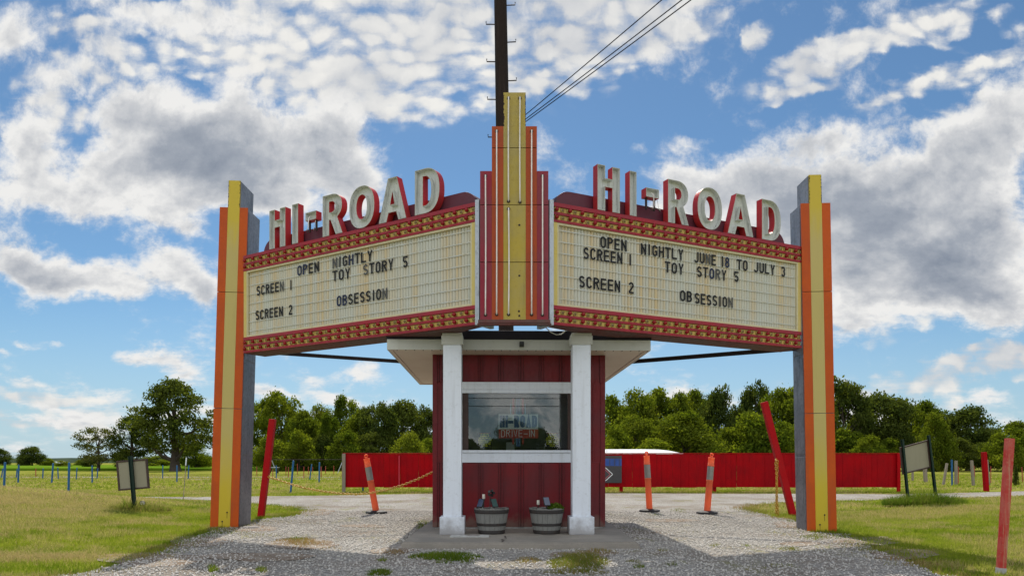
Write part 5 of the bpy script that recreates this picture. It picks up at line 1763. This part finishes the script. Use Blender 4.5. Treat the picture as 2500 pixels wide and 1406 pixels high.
mb = MB(); mb.lathe([(.05, 0), (.05, .10), (.02, .14)], 10, 0, c=(-1.2, -1.2, 1.58)); mb.build('roof_vent', M['cloth_white'], can)

# ------------------------------------------------------------------ delineators
def delineator(label, px, py, top_px, top_py):
    p = gpt(px, py)
    t = at(top_px, top_py, p.y)
    lean = math.atan2(t.x - p.x, t.z - p.z)
    root = thing('traffic_delineator', label, 'traffic delineator', p + Vector((0, 0, .012)), (0, 0, 0), 'orange delineator posts in the driveway')
    mb = MB(); mb.lathe([(.205, 0), (.212, .012), (.205, .038), (.15, .052), (.075, .060)], 8, 0, smooth=False)
    mb.build('base', M['rubber'], root, .004)
    L = (t - p).length - .02
    mb = MB()
    prof = [(.062, .045), (.060, L * .55), (.066, L * .552), (.066, L * .565), (.058, L * .567), (.057, L * .80), (.064, L * .802), (.064, L * .818), (.058, L * .82), (.058, L * .925), (.063, L * .93), (.060, L * .945), (.02, L * .95)]
    mb.lathe(prof, 22)
    tube = mb.build('tube', M['cone'], root, rot=(0, lean, 0))
    mb = MB(); mb.lathe([(.0605, L * .570), (.0605, L * .797)], 22)
    mb.build('reflective_sleeve', M['reflect'], tube)
    mb = MB()
    mb.tube([(0, 0, L * .94), (0, 0, L * .965)], .022, 10)
    mb.tube([(.0 + .028 * math.cos(R(a)), 0, L * .985 + .028 * math.sin(R(a))) for a in range(-90, 271, 30)], .014, 8)
    mb.build('handle', M['cone'], tube)
    return root


delineator('leaning orange delineator post left of the booth, in front of the red fence', 919, 1254, 893, 1110)
delineator('orange delineator post leaning left, first one right of the booth', 1586, 1250, 1578, 1103)
delineator('orange delineator post leaning right, farther of the two right of the booth', 1726, 1255, 1738, 1107)

# ------------------------------------------------------------------ chains
def chain(name, label, pts, link_len=.055, wire=.007):
    pts = [Vector(p) for p in pts]
    seg = [0]
    for a, b in zip(pts, pts[1:]):
        seg.append(seg[-1] + (b - a).length)
    mb = MB()
    n = int(seg[-1] / (link_len * .72))
    for i in range(n):
        s = seg[-1] * (i + .5) / n
        k = max(j for j in range(len(seg) - 1) if seg[j] <= s)
        f_ = (s - seg[k]) / (seg[k + 1] - seg[k])
        c = pts[k].lerp(pts[k + 1], f_)
        q = (pts[k + 1] - pts[k]).to_track_quat('X', 'Z').to_matrix().to_4x4()
        mt = Matrix.Translation(c) @ q @ Matrix.Rotation(R(90 * (i % 2) + random.uniform(-15, 15)), 4, 'X')
        lp = []
        for a in range(0, 361, 45):
            lp.append(mt @ Vector((link_len * .5 * math.cos(R(a)), 0, link_len * .30 * math.sin(R(a)))))
        mb.tube(lp, wire, 5)
    return tag(mb.build(name, M['chain']), label, 'chain', 'yellow chains across the drive')


cp = [(655, 1163), (680, 1171), (710, 1181), (745, 1191), (790, 1199), (830, 1204), (870, 1206), (905, 1203), (945, 1195), (985, 1183), (1020, 1169), (1056, 1152), (1092, 1133)]
chain('yellow_chain', 'yellow chain sagging from the left red post to the side of the booth', [at(a, b, 13.0 - .035 * i) for i, (a, b) in enumerate(cp)])
chain('yellow_chain', 'doubled yellow chain hanging straight down from the right leaning red post', [at(1896, 1121, 13.36), at(1893, 1124, 13.33), at(1896, 1160, 13.32), at(1897, 1220, 13.32), at(1900, 1256, 13.32), at(1899, 1262, 13.32), at(1895, 1250, 13.33), at(1896, 1200, 13.33), at(1898, 1124, 13.33)], .06, .008)

# ------------------------------------------------------------------ lawn signs seen from behind
def lawn_sign_left():
    p = gpt(329, 1246)
    t = at(318, 1113, p.y)
    lean = math.atan2(t.x - p.x, t.z - p.z)
    root = thing('lawn_sign', 'small lawn sign seen from behind on one dark green post, left lawn', 'sign', p, (0, lean, 0), 'lawn signs seen from behind')
    k = p.y / F
    h = (t - p).length
    w, hh, zc = 76 * k, 73 * k, 88 * k
    mb = MB(); mb.box(-w / 2 + .03, w / 2 - .03, .035, .045, zc - hh / 2 + .03, zc + hh / 2 - .03)
    mb.build('panel', M['board_back'], root)
    mb = MB()
    for a in ((-w / 2, w / 2, zc + hh / 2 - .031, zc + hh / 2), (-w / 2, w / 2, zc - hh / 2, zc - hh / 2 + .031), (-w / 2, -w / 2 + .031, zc - hh / 2 + .0315, zc + hh / 2 - .0315), (w / 2 - .031, w / 2, zc - hh / 2 + .0315, zc + hh / 2 - .0315)):
        mb.box(a[0], a[1], .022, .060, a[2], a[3])
    mb.build('frame', M['board_frame'], root, .004)
    mb = MB(); mb.box(-.034, -.026, -.016, .018, -.1, h); mb.box(.026, .034, -.016, .018, -.1, h); mb.box(-.0255, .0255, .006, .018, -.1, h)
    mb.build('post', M['green_post'], root)
    return p


pl = lawn_sign_left()
clump('weed_clump', 'scruffy weeds around the foot of the left lawn sign', pl.x + .02, pl.y + .05, .60, .28, 1600, .20, .35)
clump('weed_clump', 'taller spindly weeds hugging the post of the left lawn sign', pl.x - .12, pl.y + .02, .16, .12, 220, .34, .2)
x = -5.0 + rng.normal(0, .55, 5000); y = 7.5 + rng.normal(0, .16, 5000)
k = vnoise(x, y, 2.0, 55) > .42; x, y = x[k], y[k]
v, d = blades(x, y, rng.uniform(.015, .05, len(x)), .004 * rng.uniform(.6, 1.3, len(x)), np.clip(.85 + rng.normal(0, .12, len(x)), 0, 1), 3.0)
tag(link(bpy.data.objects.new('mown_straw', np_mesh('mown_straw', v, np.arange(len(v)).reshape(-1, 3), M['grass'], attr={'dry': d}))), kind='stuff')
fl = gpt(347, 1243)
fo = thing('flood_light', 'small black flood light with pale lens at the foot of the left lawn sign', 'flood light', fl, (0, 0, R(35)))
mb = MB(); mb.tube([(0, 0, -.03), (0, 0, .06)], .012, 8); mb.build('stake', M['black'], fo)
mb = MB(); mt4 = Matrix.Translation((0, 0, .095)) @ Matrix.Rotation(R(-25), 4, 'X')
mb.lathe([(.030, -.05), (.045, -.02), (.052, .045), (.046, .047)], 16, 0, axis='y'); mb.v = [tuple(mt4 @ Vector(p)) for p in mb.v]; mb.build('housing', M['black'], fo)
mb = MB(); mb.lathe([(.045, .046), (0, .052)], 16, 0, axis='y'); mb.v = [tuple(mt4 @ Vector(p)) for p in mb.v]; mb.build('lens', M['cable'], fo)

pR = gpt(2219, 1234)
kR = pR.y / F
rs = thing('lawn_sign', 'grey-beige lawn sign seen from behind on two leaning green posts, right lawn', 'sign', pR, (0, 0, 0), 'lawn signs seen from behind')
def rl(px, py, dy=0.0):
    return Vector(((px - 2219) * kR, dy, (1234 - py) * kR))
for b, t in (((2219, 1238), (2203, 1072)), ((2288, 1234), (2267, 1062))):
    mb = MB(); d0 = rl(*b); d1 = rl(*t)
    q = (d1 - d0).to_track_quat('Z', 'Y').to_matrix().to_4x4(); l = (d1 - d0).length
    for a in ((-.036, -.027, -.02, .014), (.027, .036, -.02, .014), (-.0265, .0265, .004, .014)):
        mb.box(a[0], a[1], a[2], a[3], -.1, l, 0, Matrix.Translation(d0) @ q)
    mb.build('post', M['green_post'], rs)
quad = [(2199, 1092), (2268, 1073), (2275, 1141), (2206, 1158)]
cq = [rl(*p) for p in quad]
cen = sum(cq, Vector()) / 4
mb = MB()
inn = [c + (cen - c) * .10 for c in cq]
mb.prism([(c.x, c.z) for c in inn], .035, .047)
mb.build('panel', M['board_back'], rs)
mb = MB()
for i in range(4):
    j = (i + 1) % 4
    mb.prism([(cq[i].x, cq[i].z), (cq[j].x, cq[j].z), (inn[j].x, inn[j].z), (inn[i].x, inn[i].z)], .020, .062)
mb.build('frame', M['board_frame'], rs, .003)
clump('weed_clump', 'thick green weeds around both posts of the right lawn sign', pR.x + .32, pR.y + .0, .85, .36, 5200, .36, .06)
# odd stones by the pillars
for lab, px, py, r_ in (('flat grey-brown stone at the foot of the left pillar', 612, 1290, .10), ('small brown stone by the left edge of the concrete pad', 975, 1338, .10)):
    mb = MB(); p = gpt(px, py)
    rgs = random.Random(int(px))
    mb.lathe([(r_ * .9, -.02), (r_, .015), (r_ * .75, .04), (0, .045)], 9, 0)
    mb.v = [(v[0] * 1.4 * rgs.uniform(.9, 1.1), v[1] * rgs.uniform(.85, 1.1), v[2]) for v in mb.v]
    tag(mb.build('field_stone', M['stone'], None, .008, loc=p), lab, 'stone')
# plant in the right barrel
def leafy(name, label, loc, rx, rz, n, s, mat, cat):
    d = rng.normal(size=(n, 3)); d /= np.linalg.norm(d, axis=1)[:, None]
    c = d * (rng.random(n) ** .4)[:, None] * np.array([rx, rx * .8, rz]); c[:, 2] = np.abs(c[:, 2])
    a = rng.normal(size=(n, 3)); a /= np.linalg.norm(a, axis=1)[:, None]
    b = np.cross(a, rng.normal(size=(n, 3))); b /= np.linalg.norm(b, axis=1)[:, None]
    v = np.stack([c - a * s, c + b * s * .5, c + a * s, c - b * s * .5], 1).reshape(-1, 3)
    o = link(bpy.data.objects.new(name, np_mesh(name, v, np.arange(4 * n).reshape(-1, 4), M[mat], attr={'dry': np.repeat(rng.random(n) * .3, 4)})))
    o.location = loc
    return tag(o, label, cat)


leafy('potted_plant', 'low bright green plant spilling over the rim of the right barrel', (xr + .115, Yb - .05, .08 + .30), .115, .10, 700, .018, 'plant', 'plant')

# ------------------------------------------------------------------ utility pole and wires
up = thing('utility_pole', 'dark wooden utility pole with step pegs rising behind the pylon', 'utility pole', (-.055, 14.65, 0), (0, R(-1.0), 0))
mb = MB(); mb.tube([(0, 0, -.3), (0, 0, 4), (0, 0, 8), (0, 0, 12.5)], [.165, .155, .140, .122], 18)
mb.build('shaft', M['pole'], up)
for k, (px, py) in enumerate([(1190, 60), (1255, 14), (1190, 151), (1258, 104), (1195, 243), (1260, 198), (1198, 335), (1262, 290), (1262, 382)]):
    z = EYE + (HY - py) * 14.65 / F
    s = -1 if px < 1225 else 1
    mb = MB(); mb.tube([(s * .12, 0, z), (s * .30, 0, z + .005), (s * .30, 0, z + .06)], .011, 6)
    mb.build('step_peg', M['steel_dark'], up)
for lab, zo, xo, sag in (('uppermost thin wire running from the pole to the upper right', .10, 0, .25), ('middle thin wire running from the pole to the upper right', .02, .05, .30), ('lowest thin wire running from the pole to the upper right', -.04, .10, .18)):
    a = Vector((-.02, 14.55, 7.72 + zo * .8))
    b = Vector((12.6 + xo * 9, -9.0, 7.6 + zo * 6))
    mb = MB(); mb.tube([a.lerp(b, t / 24) - Vector((0, 0, sag * 4 * (t / 24) * (1 - t / 24))) for t in range(25)], .008, 6)
    tag(mb.build('overhead_wire', M['wire']), lab, 'wire', 'wires from the pole')
for lab, z in (('upper wire across the road, mirrored in the booth window', 5.45), ('lower wire across the road, mirrored in the booth window', 4.9)):
    mb = MB(); mb.tube([(-60 + 5 * i, -30, z + .0005 * (-60 + 5 * i) ** 2) for i in range(25)], .025, 6)
    tag(mb.build('road_wire', M['wire']), lab, 'wire', 'wires across the road behind the viewer')

# swing frame, table, shed
sw = thing('swing_frame', 'thin pale metal swing frame in front of the far trees, left of the fence', 'swing frame', at(750, 1155, 66).to_tuple()[:2] + (0,))
k = 66 / F
for px0, px1 in ((672, 663), (654, 663), (827, 838), (849, 838)):
    mb = MB(); mb.tube([((px0 - 750) * k, .4 if px0 in (672, 849) else -.4, 0), ((px1 - 750) * k, 0, 33 * k)], .035, 6); mb.build('leg', M['steel_light'], sw)
mb = MB(); mb.tube([((663 - 750) * k, 0, 33 * k), ((838 - 750) * k, 0, 33 * k)], .03, 6); mb.build('top_bar', M['steel_dark'], sw)
pt = at(668, 1154, 66)
tb = thing('picnic_table', 'small pale picnic table by the far trees right of the left pillar', 'table', (pt.x, 66, 0))
mb = MB(); mb.box(-.5, .5, -.3, .3, .5, .55); mb.build('table_top', M['steel_light'], tb)
for xx in (-.35, .35):
    mb = MB(); mb.box(xx - .03, xx + .03, -.25, .25, 0, .499); mb.build('leg', M['steel_dark'], tb)
ps = at(145, 1137, 190)
sh = thing('farm_shed', 'tiny white gabled farm shed far off at the left horizon', 'shed', (ps.x, 190, 0))
mb = MB(); mb.box(-1.5, 1.5, -1.2, 1.2, 0, .75); mb.build('wall', M['white'], sh)
mb = MB(); mb.prism([(-1.6, .75), (1.6, .75), (.5, 1.25), (-.5, 1.25)], -1.3, 1.3); mb.build('roof', M['cloth_white'], sh)
# ------------------------------------------------------------------ trees
def tree_meshes(seed, n_leaf, n_lobe, base, shape, leaf, mat, trunk_r, gap=0.0, lobe_r=(.13, .22), spread=.5):
    """crown and trunk of a tree one unit high and one unit wide"""
    g = np.random.default_rng(seed)
    lobes = []
    tries = 0
    while len(lobes) < n_lobe and tries < 4000:
        tries += 1
        z = g.uniform(0, 1)
        if shape == 'oak':
            prof = math.sin(math.pi * min(1, .16 + .84 * z) ** .9) ** .6
        elif shape == 'tall':
            prof = (math.sin(math.pi * min(1, .14 + .80 * z))) ** .55 * (1.0 - .12 * z)
        elif shape == 'cone':
            prof = max(.05, 1.0 - z)
        else:
            prof = math.sqrt(max(0, 1 - z ** 2)) * .95 + .05
        r = spread * prof * math.sqrt(g.uniform(.12, 1))
        a = g.uniform(0, 6.283)
        lr = g.uniform(*lobe_r) * (.75 + .25 * prof)
        c = np.array([r * math.cos(a) * .84, r * math.sin(a) * .84, base + (1 - base) * (z * .90 + .03)])
        if c[2] + lr * .55 > 1.0:
            c[2] = 1.0 - lr * .55
        lobes.append((c, lr))
    C = np.array([l[0] for l in lobes]); Rr = np.array([l[1] for l in lobes])
    pick = g.choice(len(lobes), n_leaf, p=Rr ** 2 / (Rr ** 2).sum())
    d = g.normal(size=(n_leaf, 3)); d[:, 2] += .25; d /= np.linalg.norm(d, axis=1)[:, None]
    rad = Rr[pick] * (.35 + .65 * g.random(n_leaf) ** .45) * (1 + .22 * g.normal(size=n_leaf))
    p = C[pick] + d * rad[:, None] * np.array([1.0, 1.0, .72])
    if gap > 0:
        q = np.sin(p[:, 0] * 19 + seed) * np.sin(p[:, 1] * 17 + 1) * np.sin(p[:, 2] * 21 + 2 + seed)
        p = p[q > -gap]; d = d[q > -gap]
    n = len(p)
    nrm = d + .75 * g.normal(size=(n, 3)); nrm /= np.linalg.norm(nrm, axis=1)[:, None]
    t = np.cross(nrm, g.normal(size=(n, 3))); t /= np.linalg.norm(t, axis=1)[:, None]
    b = np.cross(nrm, t)
    s = leaf * g.uniform(.5, 1.4, n)[:, None]
    v = np.stack([p - t * s, p + b * s * .62 + t * s * .1, p + t * s, p - b * s * .62 + t * s * .1], 1).reshape(-1, 3)
    crown = np_mesh('crown', v, np.arange(4 * n).reshape(-1, 4), M[mat])
    mb = MB()
    top = base + (1 - base) * .72
    pts = [(0.010 * math.sin(3 * i + seed), 0.010 * math.cos(2 * i + seed), -0.02 + (top + .02) * i / 6) for i in range(7)]
    mb.tube(pts, [trunk_r * (1.35 if i == 0 else (1 - .13 * i)) for i in range(7)], 9)
    for k in range(min(14, n_lobe)):
        c = C[k]
        i = 1 + int(4 * min(1, max(0, (c[2] - .1) / .8)))
        s0 = Vector(pts[min(i, 5)])
        e = Vector(c) * .97
        m1 = s0.lerp(e, .5) + Vector((0, 0, -.03))
        r0 = trunk_r * (.55 - .05 * i)
        mb.tube([s0, m1, e], [r0, r0 * .6, r0 * .2], 6)
    return crown, mb.mesh('trunk', M['bark'])


KINDS = {
    'oak': tree_meshes(3, 17000, 74, .20, 'oak', .0145, 'leaf_dark', .050, .22, (.075, .14)),
    'dark': tree_meshes(4, 12000, 44, .12, 'oak', .020, 'leaf_dark', .035, .65),
    'darktall': tree_meshes(5, 12000, 46, .12, 'tall', .020, 'leaf_dark', .030, .50, (.10, .18)),
    'mid': tree_meshes(6, 13000, 46, .06, 'oak', .0195, 'leaf_mid', .030, .75),
    'midtall': tree_meshes(7, 13000, 54, .06, 'tall', .018, 'leaf_mid', .026, .50, (.085, .16)),
    'light': tree_meshes(8, 12000, 44, .03, 'dome', .020, 'leaf_light', .024, .85, (.15, .24)),
    'lightb': tree_meshes(9, 12000, 48, .03, 'oak', .019, 'leaf_light', .026, .75, (.13, .22)),
    'midb': tree_meshes(10, 9000, 30, .04, 'dome', .025, 'leaf_mid', .026, .80, (.16, .26)),
    'willow': tree_meshes(12, 5200, 46, .20, 'oak', .017, 'leaf_willow', .030, .22, (.07, .13)),
    'cone': tree_meshes(13, 4000, 50, .02, 'cone', .03, 'leaf_dark', .02, 1.0, (.10, .16), .42),
}


def tree(kind, px, top, wpx, Y, label, group=None, rot=None, name=None, base_py=None):
    X = (px - CX) * Y / F
    h = EYE + (HY - top) * Y / F
    w = wpx * Y / F * (1.30 if group in (G_L, G_R) else 1.0)
    root = thing(name or 'tree', label, 'bush' if (name or '').endswith('bush') else 'tree', (X, Y, 0), (0, 0, random.uniform(0, 6.28) if rot is None else rot), group)
    c, t = KINDS[kind]
    for nm, me in (('trunk', t), ('crown', c)):
        o = bpy.data.objects.new(nm, me); link(o, root)
    root.scale = (w, w, h)
    return root


G_L, G_R, G_B = 'trees of the left wood', 'trees of the right wood', 'bushes along the wood edge'
tree('oak', 428, 926, 232, 80, 'large dark spreading oak standing alone left of the striped pillar', rot=.6, name='oak_tree')
tree('oak', 322, 1012, 125, 84, 'dense dark tree with low crown just left of the large oak', rot=2.6)
tree('willow', 240, 1036, 142, 82, 'light olive open-crowned tree with bare limbs showing, left of the oak', rot=1.0)
tree('dark', 78, 1090, 66, 150, 'small round dark tree far off at the left horizon', rot=.3)
tree('dark', 62, 1108, 40, 148, 'low dark tree huddled against the small round tree at the left horizon', rot=1.3)
tree('dark', -4, 1094, 60, 155, 'far dark tree cut off by the left edge')
tree('midb', 118, 1118, 34, 150, 'low green bush right of the small round tree, left horizon', name='bush')
tree('midb', 152, 1124, 36, 120, 'low brownish bush in front of the tiny white shed', name='bush')
tree('midb', 196, 1122, 32, 160, 'pale far bush between the shed and the open-crowned tree', name='bush')
tree('dark', 222, 1112, 50, 110, 'dark low bush under the left side of the open-crowned tree', name='bush')
tree('mid', 478, 1078, 90, 95, 'mid green tree under the right side of the large oak')
tree('dark', 300, 1100, 60, 100, 'dark low bush beneath the dense tree left of the oak', name='bush')
tree('midb', 380, 1112, 90, 130, 'far green bush seen under the oak crown, left of its trunk', name='bush')
tree('midb', 500, 1112, 60, 120, 'green bush close to the left side of the striped pillar', name='bush')
LW = [('midtall', 640, 972, 78, 92), ('midtall', 688, 956, 104, 90), ('mid', 742, 1002, 84, 88), ('lightb', 782, 986, 76, 96), ('midtall', 846, 966, 78, 98), ('mid', 880, 1000, 80, 90), ('darktall', 925, 978, 100, 88), ('dark', 985, 980, 108, 92), ('darktall', 1042, 988, 76, 94), ('mid', 1090, 996, 90, 96),
      ('midtall', 806, 1010, 60, 86), ('darktall', 715, 996, 60, 97)]
LW_L = ['narrow green tree beside the left pillar, first of the left wood', 'tallest feathery green tree of the left wood, right of the leaning red post', 'mid green tree with rounded top, next right of the tallest feathery tree', 'yellow-green tree poking up left of the pale tall tree',
        'pale tall tree with a rounded head above the left wood', 'mid green tree between the pale tall tree and the dark broad trees', 'dark upright tree above the left end of the red fence', 'broad dark tree behind the lime green bush', 'dark narrow tree at the left edge of the booth',
        'green tree hidden mostly behind the booth wall', 'slim green tree in front of the yellow-green one', 'dark slim tree tucked behind the tallest feathery tree']
for (k, a, b, c, d), lab in zip(LW, LW_L):
    tree(k, a, b, c, d, lab, G_L)
for (k, a, b, c, d), lab in zip([('midb', 660, 1066, 90, 80), ('midb', 730, 1052, 90, 82), ('dark', 790, 1062, 80, 84), ('midb', 846, 1052, 90, 82), ('dark', 905, 1056, 90, 84), ('light', 996, 1056, 108, 62), ('midb', 1050, 1070, 70, 80)],
                                ['bush at the foot of the left wood behind the leaning red post', 'green bush at the wood edge above the chain', 'dark bush at the wood edge, left of the red fence end', 'green bush over the left end of the red fence', 'dark bush behind the orange delineator left of the booth',
                                 'lime green rounded bush above the red fence, left of the booth', 'green bush at the left wall of the booth']):
    tree(k, a, b, c, d, lab, G_B, name='bush')
RW = [('mid', 1492, 968, 100, 92), ('lightb', 1548, 950, 118, 90), ('mid', 1604, 950, 100, 94), ('midtall', 1652, 958, 84, 92), ('mid', 1698, 954, 96, 95), ('darktall', 1757, 938, 82, 88), ('darktall', 1804, 988, 84, 90), ('darktall', 1848, 928, 84, 96), ('midtall', 1896, 950, 96, 88), ('mid', 1944, 948, 108, 86),
      ('darktall', 2058, 918, 112, 84), ('mid', 2108, 998, 86, 90), ('dark', 2158, 962, 128, 86), ('dark', 2212, 982, 92, 92), ('mid', 2262, 980, 96, 88), ('dark', 2364, 994, 118, 84), ('mid', 2318, 1036, 70, 90), ('dark', 2414, 1044, 84, 90), ('mid', 2482, 1030, 110, 86), ('mid', 2000, 960, 90, 94)]
RW_L = ['green tree at the right wall of the booth, first of the right wood', 'broad yellow-green tree behind the right eave', 'rounded green tree third from the booth, behind the bright clump', 'green tree left of the dark round-headed one', 'green tree just left of the tall dark one',
        'tall dark narrow tree above the right wood between two delineators', 'dark shaded tree right of the tall dark narrow one', 'tallest dark tree of the right wood, left of the leaning red post', 'soft green tree directly behind the leaning red post', 'green tree touching the grey side of the right pillar',
        'tall dark tree directly right of the right pillar', 'green tree lower than its neighbours, right of the right pillar', 'broad dark tree above the right end of the red fence', 'dark tree behind the left post of the right lawn sign', 'green tree with an uneven head above the right lawn sign',
        'dark wide tree standing clear right of the lawn sign', 'smaller green tree between the lawn sign and the dark wide tree', 'low dark tree right of the dark wide tree', 'green tree at the right edge of the picture', 'green tree hidden behind the right pillar']
for (k, a, b, c, d), lab in zip(RW, RW_L):
    tree(k, a, b, c, d, lab, G_R)
for (k, a, b, c, d), lab in zip([('lightb', 1552, 1012, 140, 80), ('light', 1668, 1008, 190, 78), ('midb', 1500, 1040, 110, 76), ('midb', 1770, 1046, 100, 82), ('midb', 1840, 1008, 150, 80), ('mid', 1912, 1030, 120, 78), ('midb', 2068, 1046, 110, 80), ('midb', 2122, 1062, 80, 76), ('midb', 2168, 1070, 80, 80), ('light', 2286, 1010, 96, 76), ('dark', 2330, 1070, 110, 78), ('dark', 2412, 1080, 110, 78), ('midb', 2450, 1056, 90, 74), ('dark', 2226, 1066, 90, 82), ('midb', 1600, 1070, 120, 74), ('dark', 1720, 1072, 110, 84), ('dark', 2000, 1060, 100, 84), ('midb', 2495, 1066, 60, 76)],
                                ['bright green bushy tree left of the roundest one in the right wood', 'roundest bright green bush of the right wood, behind the two delineators', 'green bush beside the booth above the banner', 'shaded bush right of the roundest bright one', 'soft wide green tree left of the leaning red post, low', 'green bushy tree behind the leaning red post',
                                 'green bush low beside the right pillar', 'green bush over the fence, second from the right pillar', 'green bush over the right end of the red fence', 'light green bushy tree right behind the right lawn sign', 'dark bush under the light green tree, right of the sign', 'dark bush behind the dark red square post', 'light bush behind the weathered foreground post',
                                 'dark bush behind the right lawn sign board', 'green bush low above the white canopy', 'dark bush low right of the white canopy', 'dark bush hidden beside the right pillar', 'green bush at the far right edge']):
    tree(k, a, b, c, d, lab, G_B, name='bush')
tree('cone', 2480, 1134, 24, 30.2, 'small dark conical evergreen behind the weathered foreground post', name='conifer_tree')
# across the road, behind the viewer: seen mirrored in the booth window
for (k, a, b, c), lab in zip([('dark', 1158, 1048, 100), ('dark', 1198, 1044, 60), ('mid', 1236, 1072, 60), ('dark', 1336, 1024, 110), ('dark', 1392, 1044, 120), ('mid', 1290, 1072, 60)],
                             ['dark tree across the road, mirrored at the left of the window', 'small dark tree across the road, mirrored above the left notice', 'low tree across the road, mirrored under the window logo', 'largest tree across the road, mirrored right of the window logo', 'dark tree across the road, mirrored at the right of the window', 'low green tree across the road, mirrored behind the window lettering']):
    t = tree(k, a, b, c, 80.5, lab, 'trees across the road')
    t.location.y = -60.0
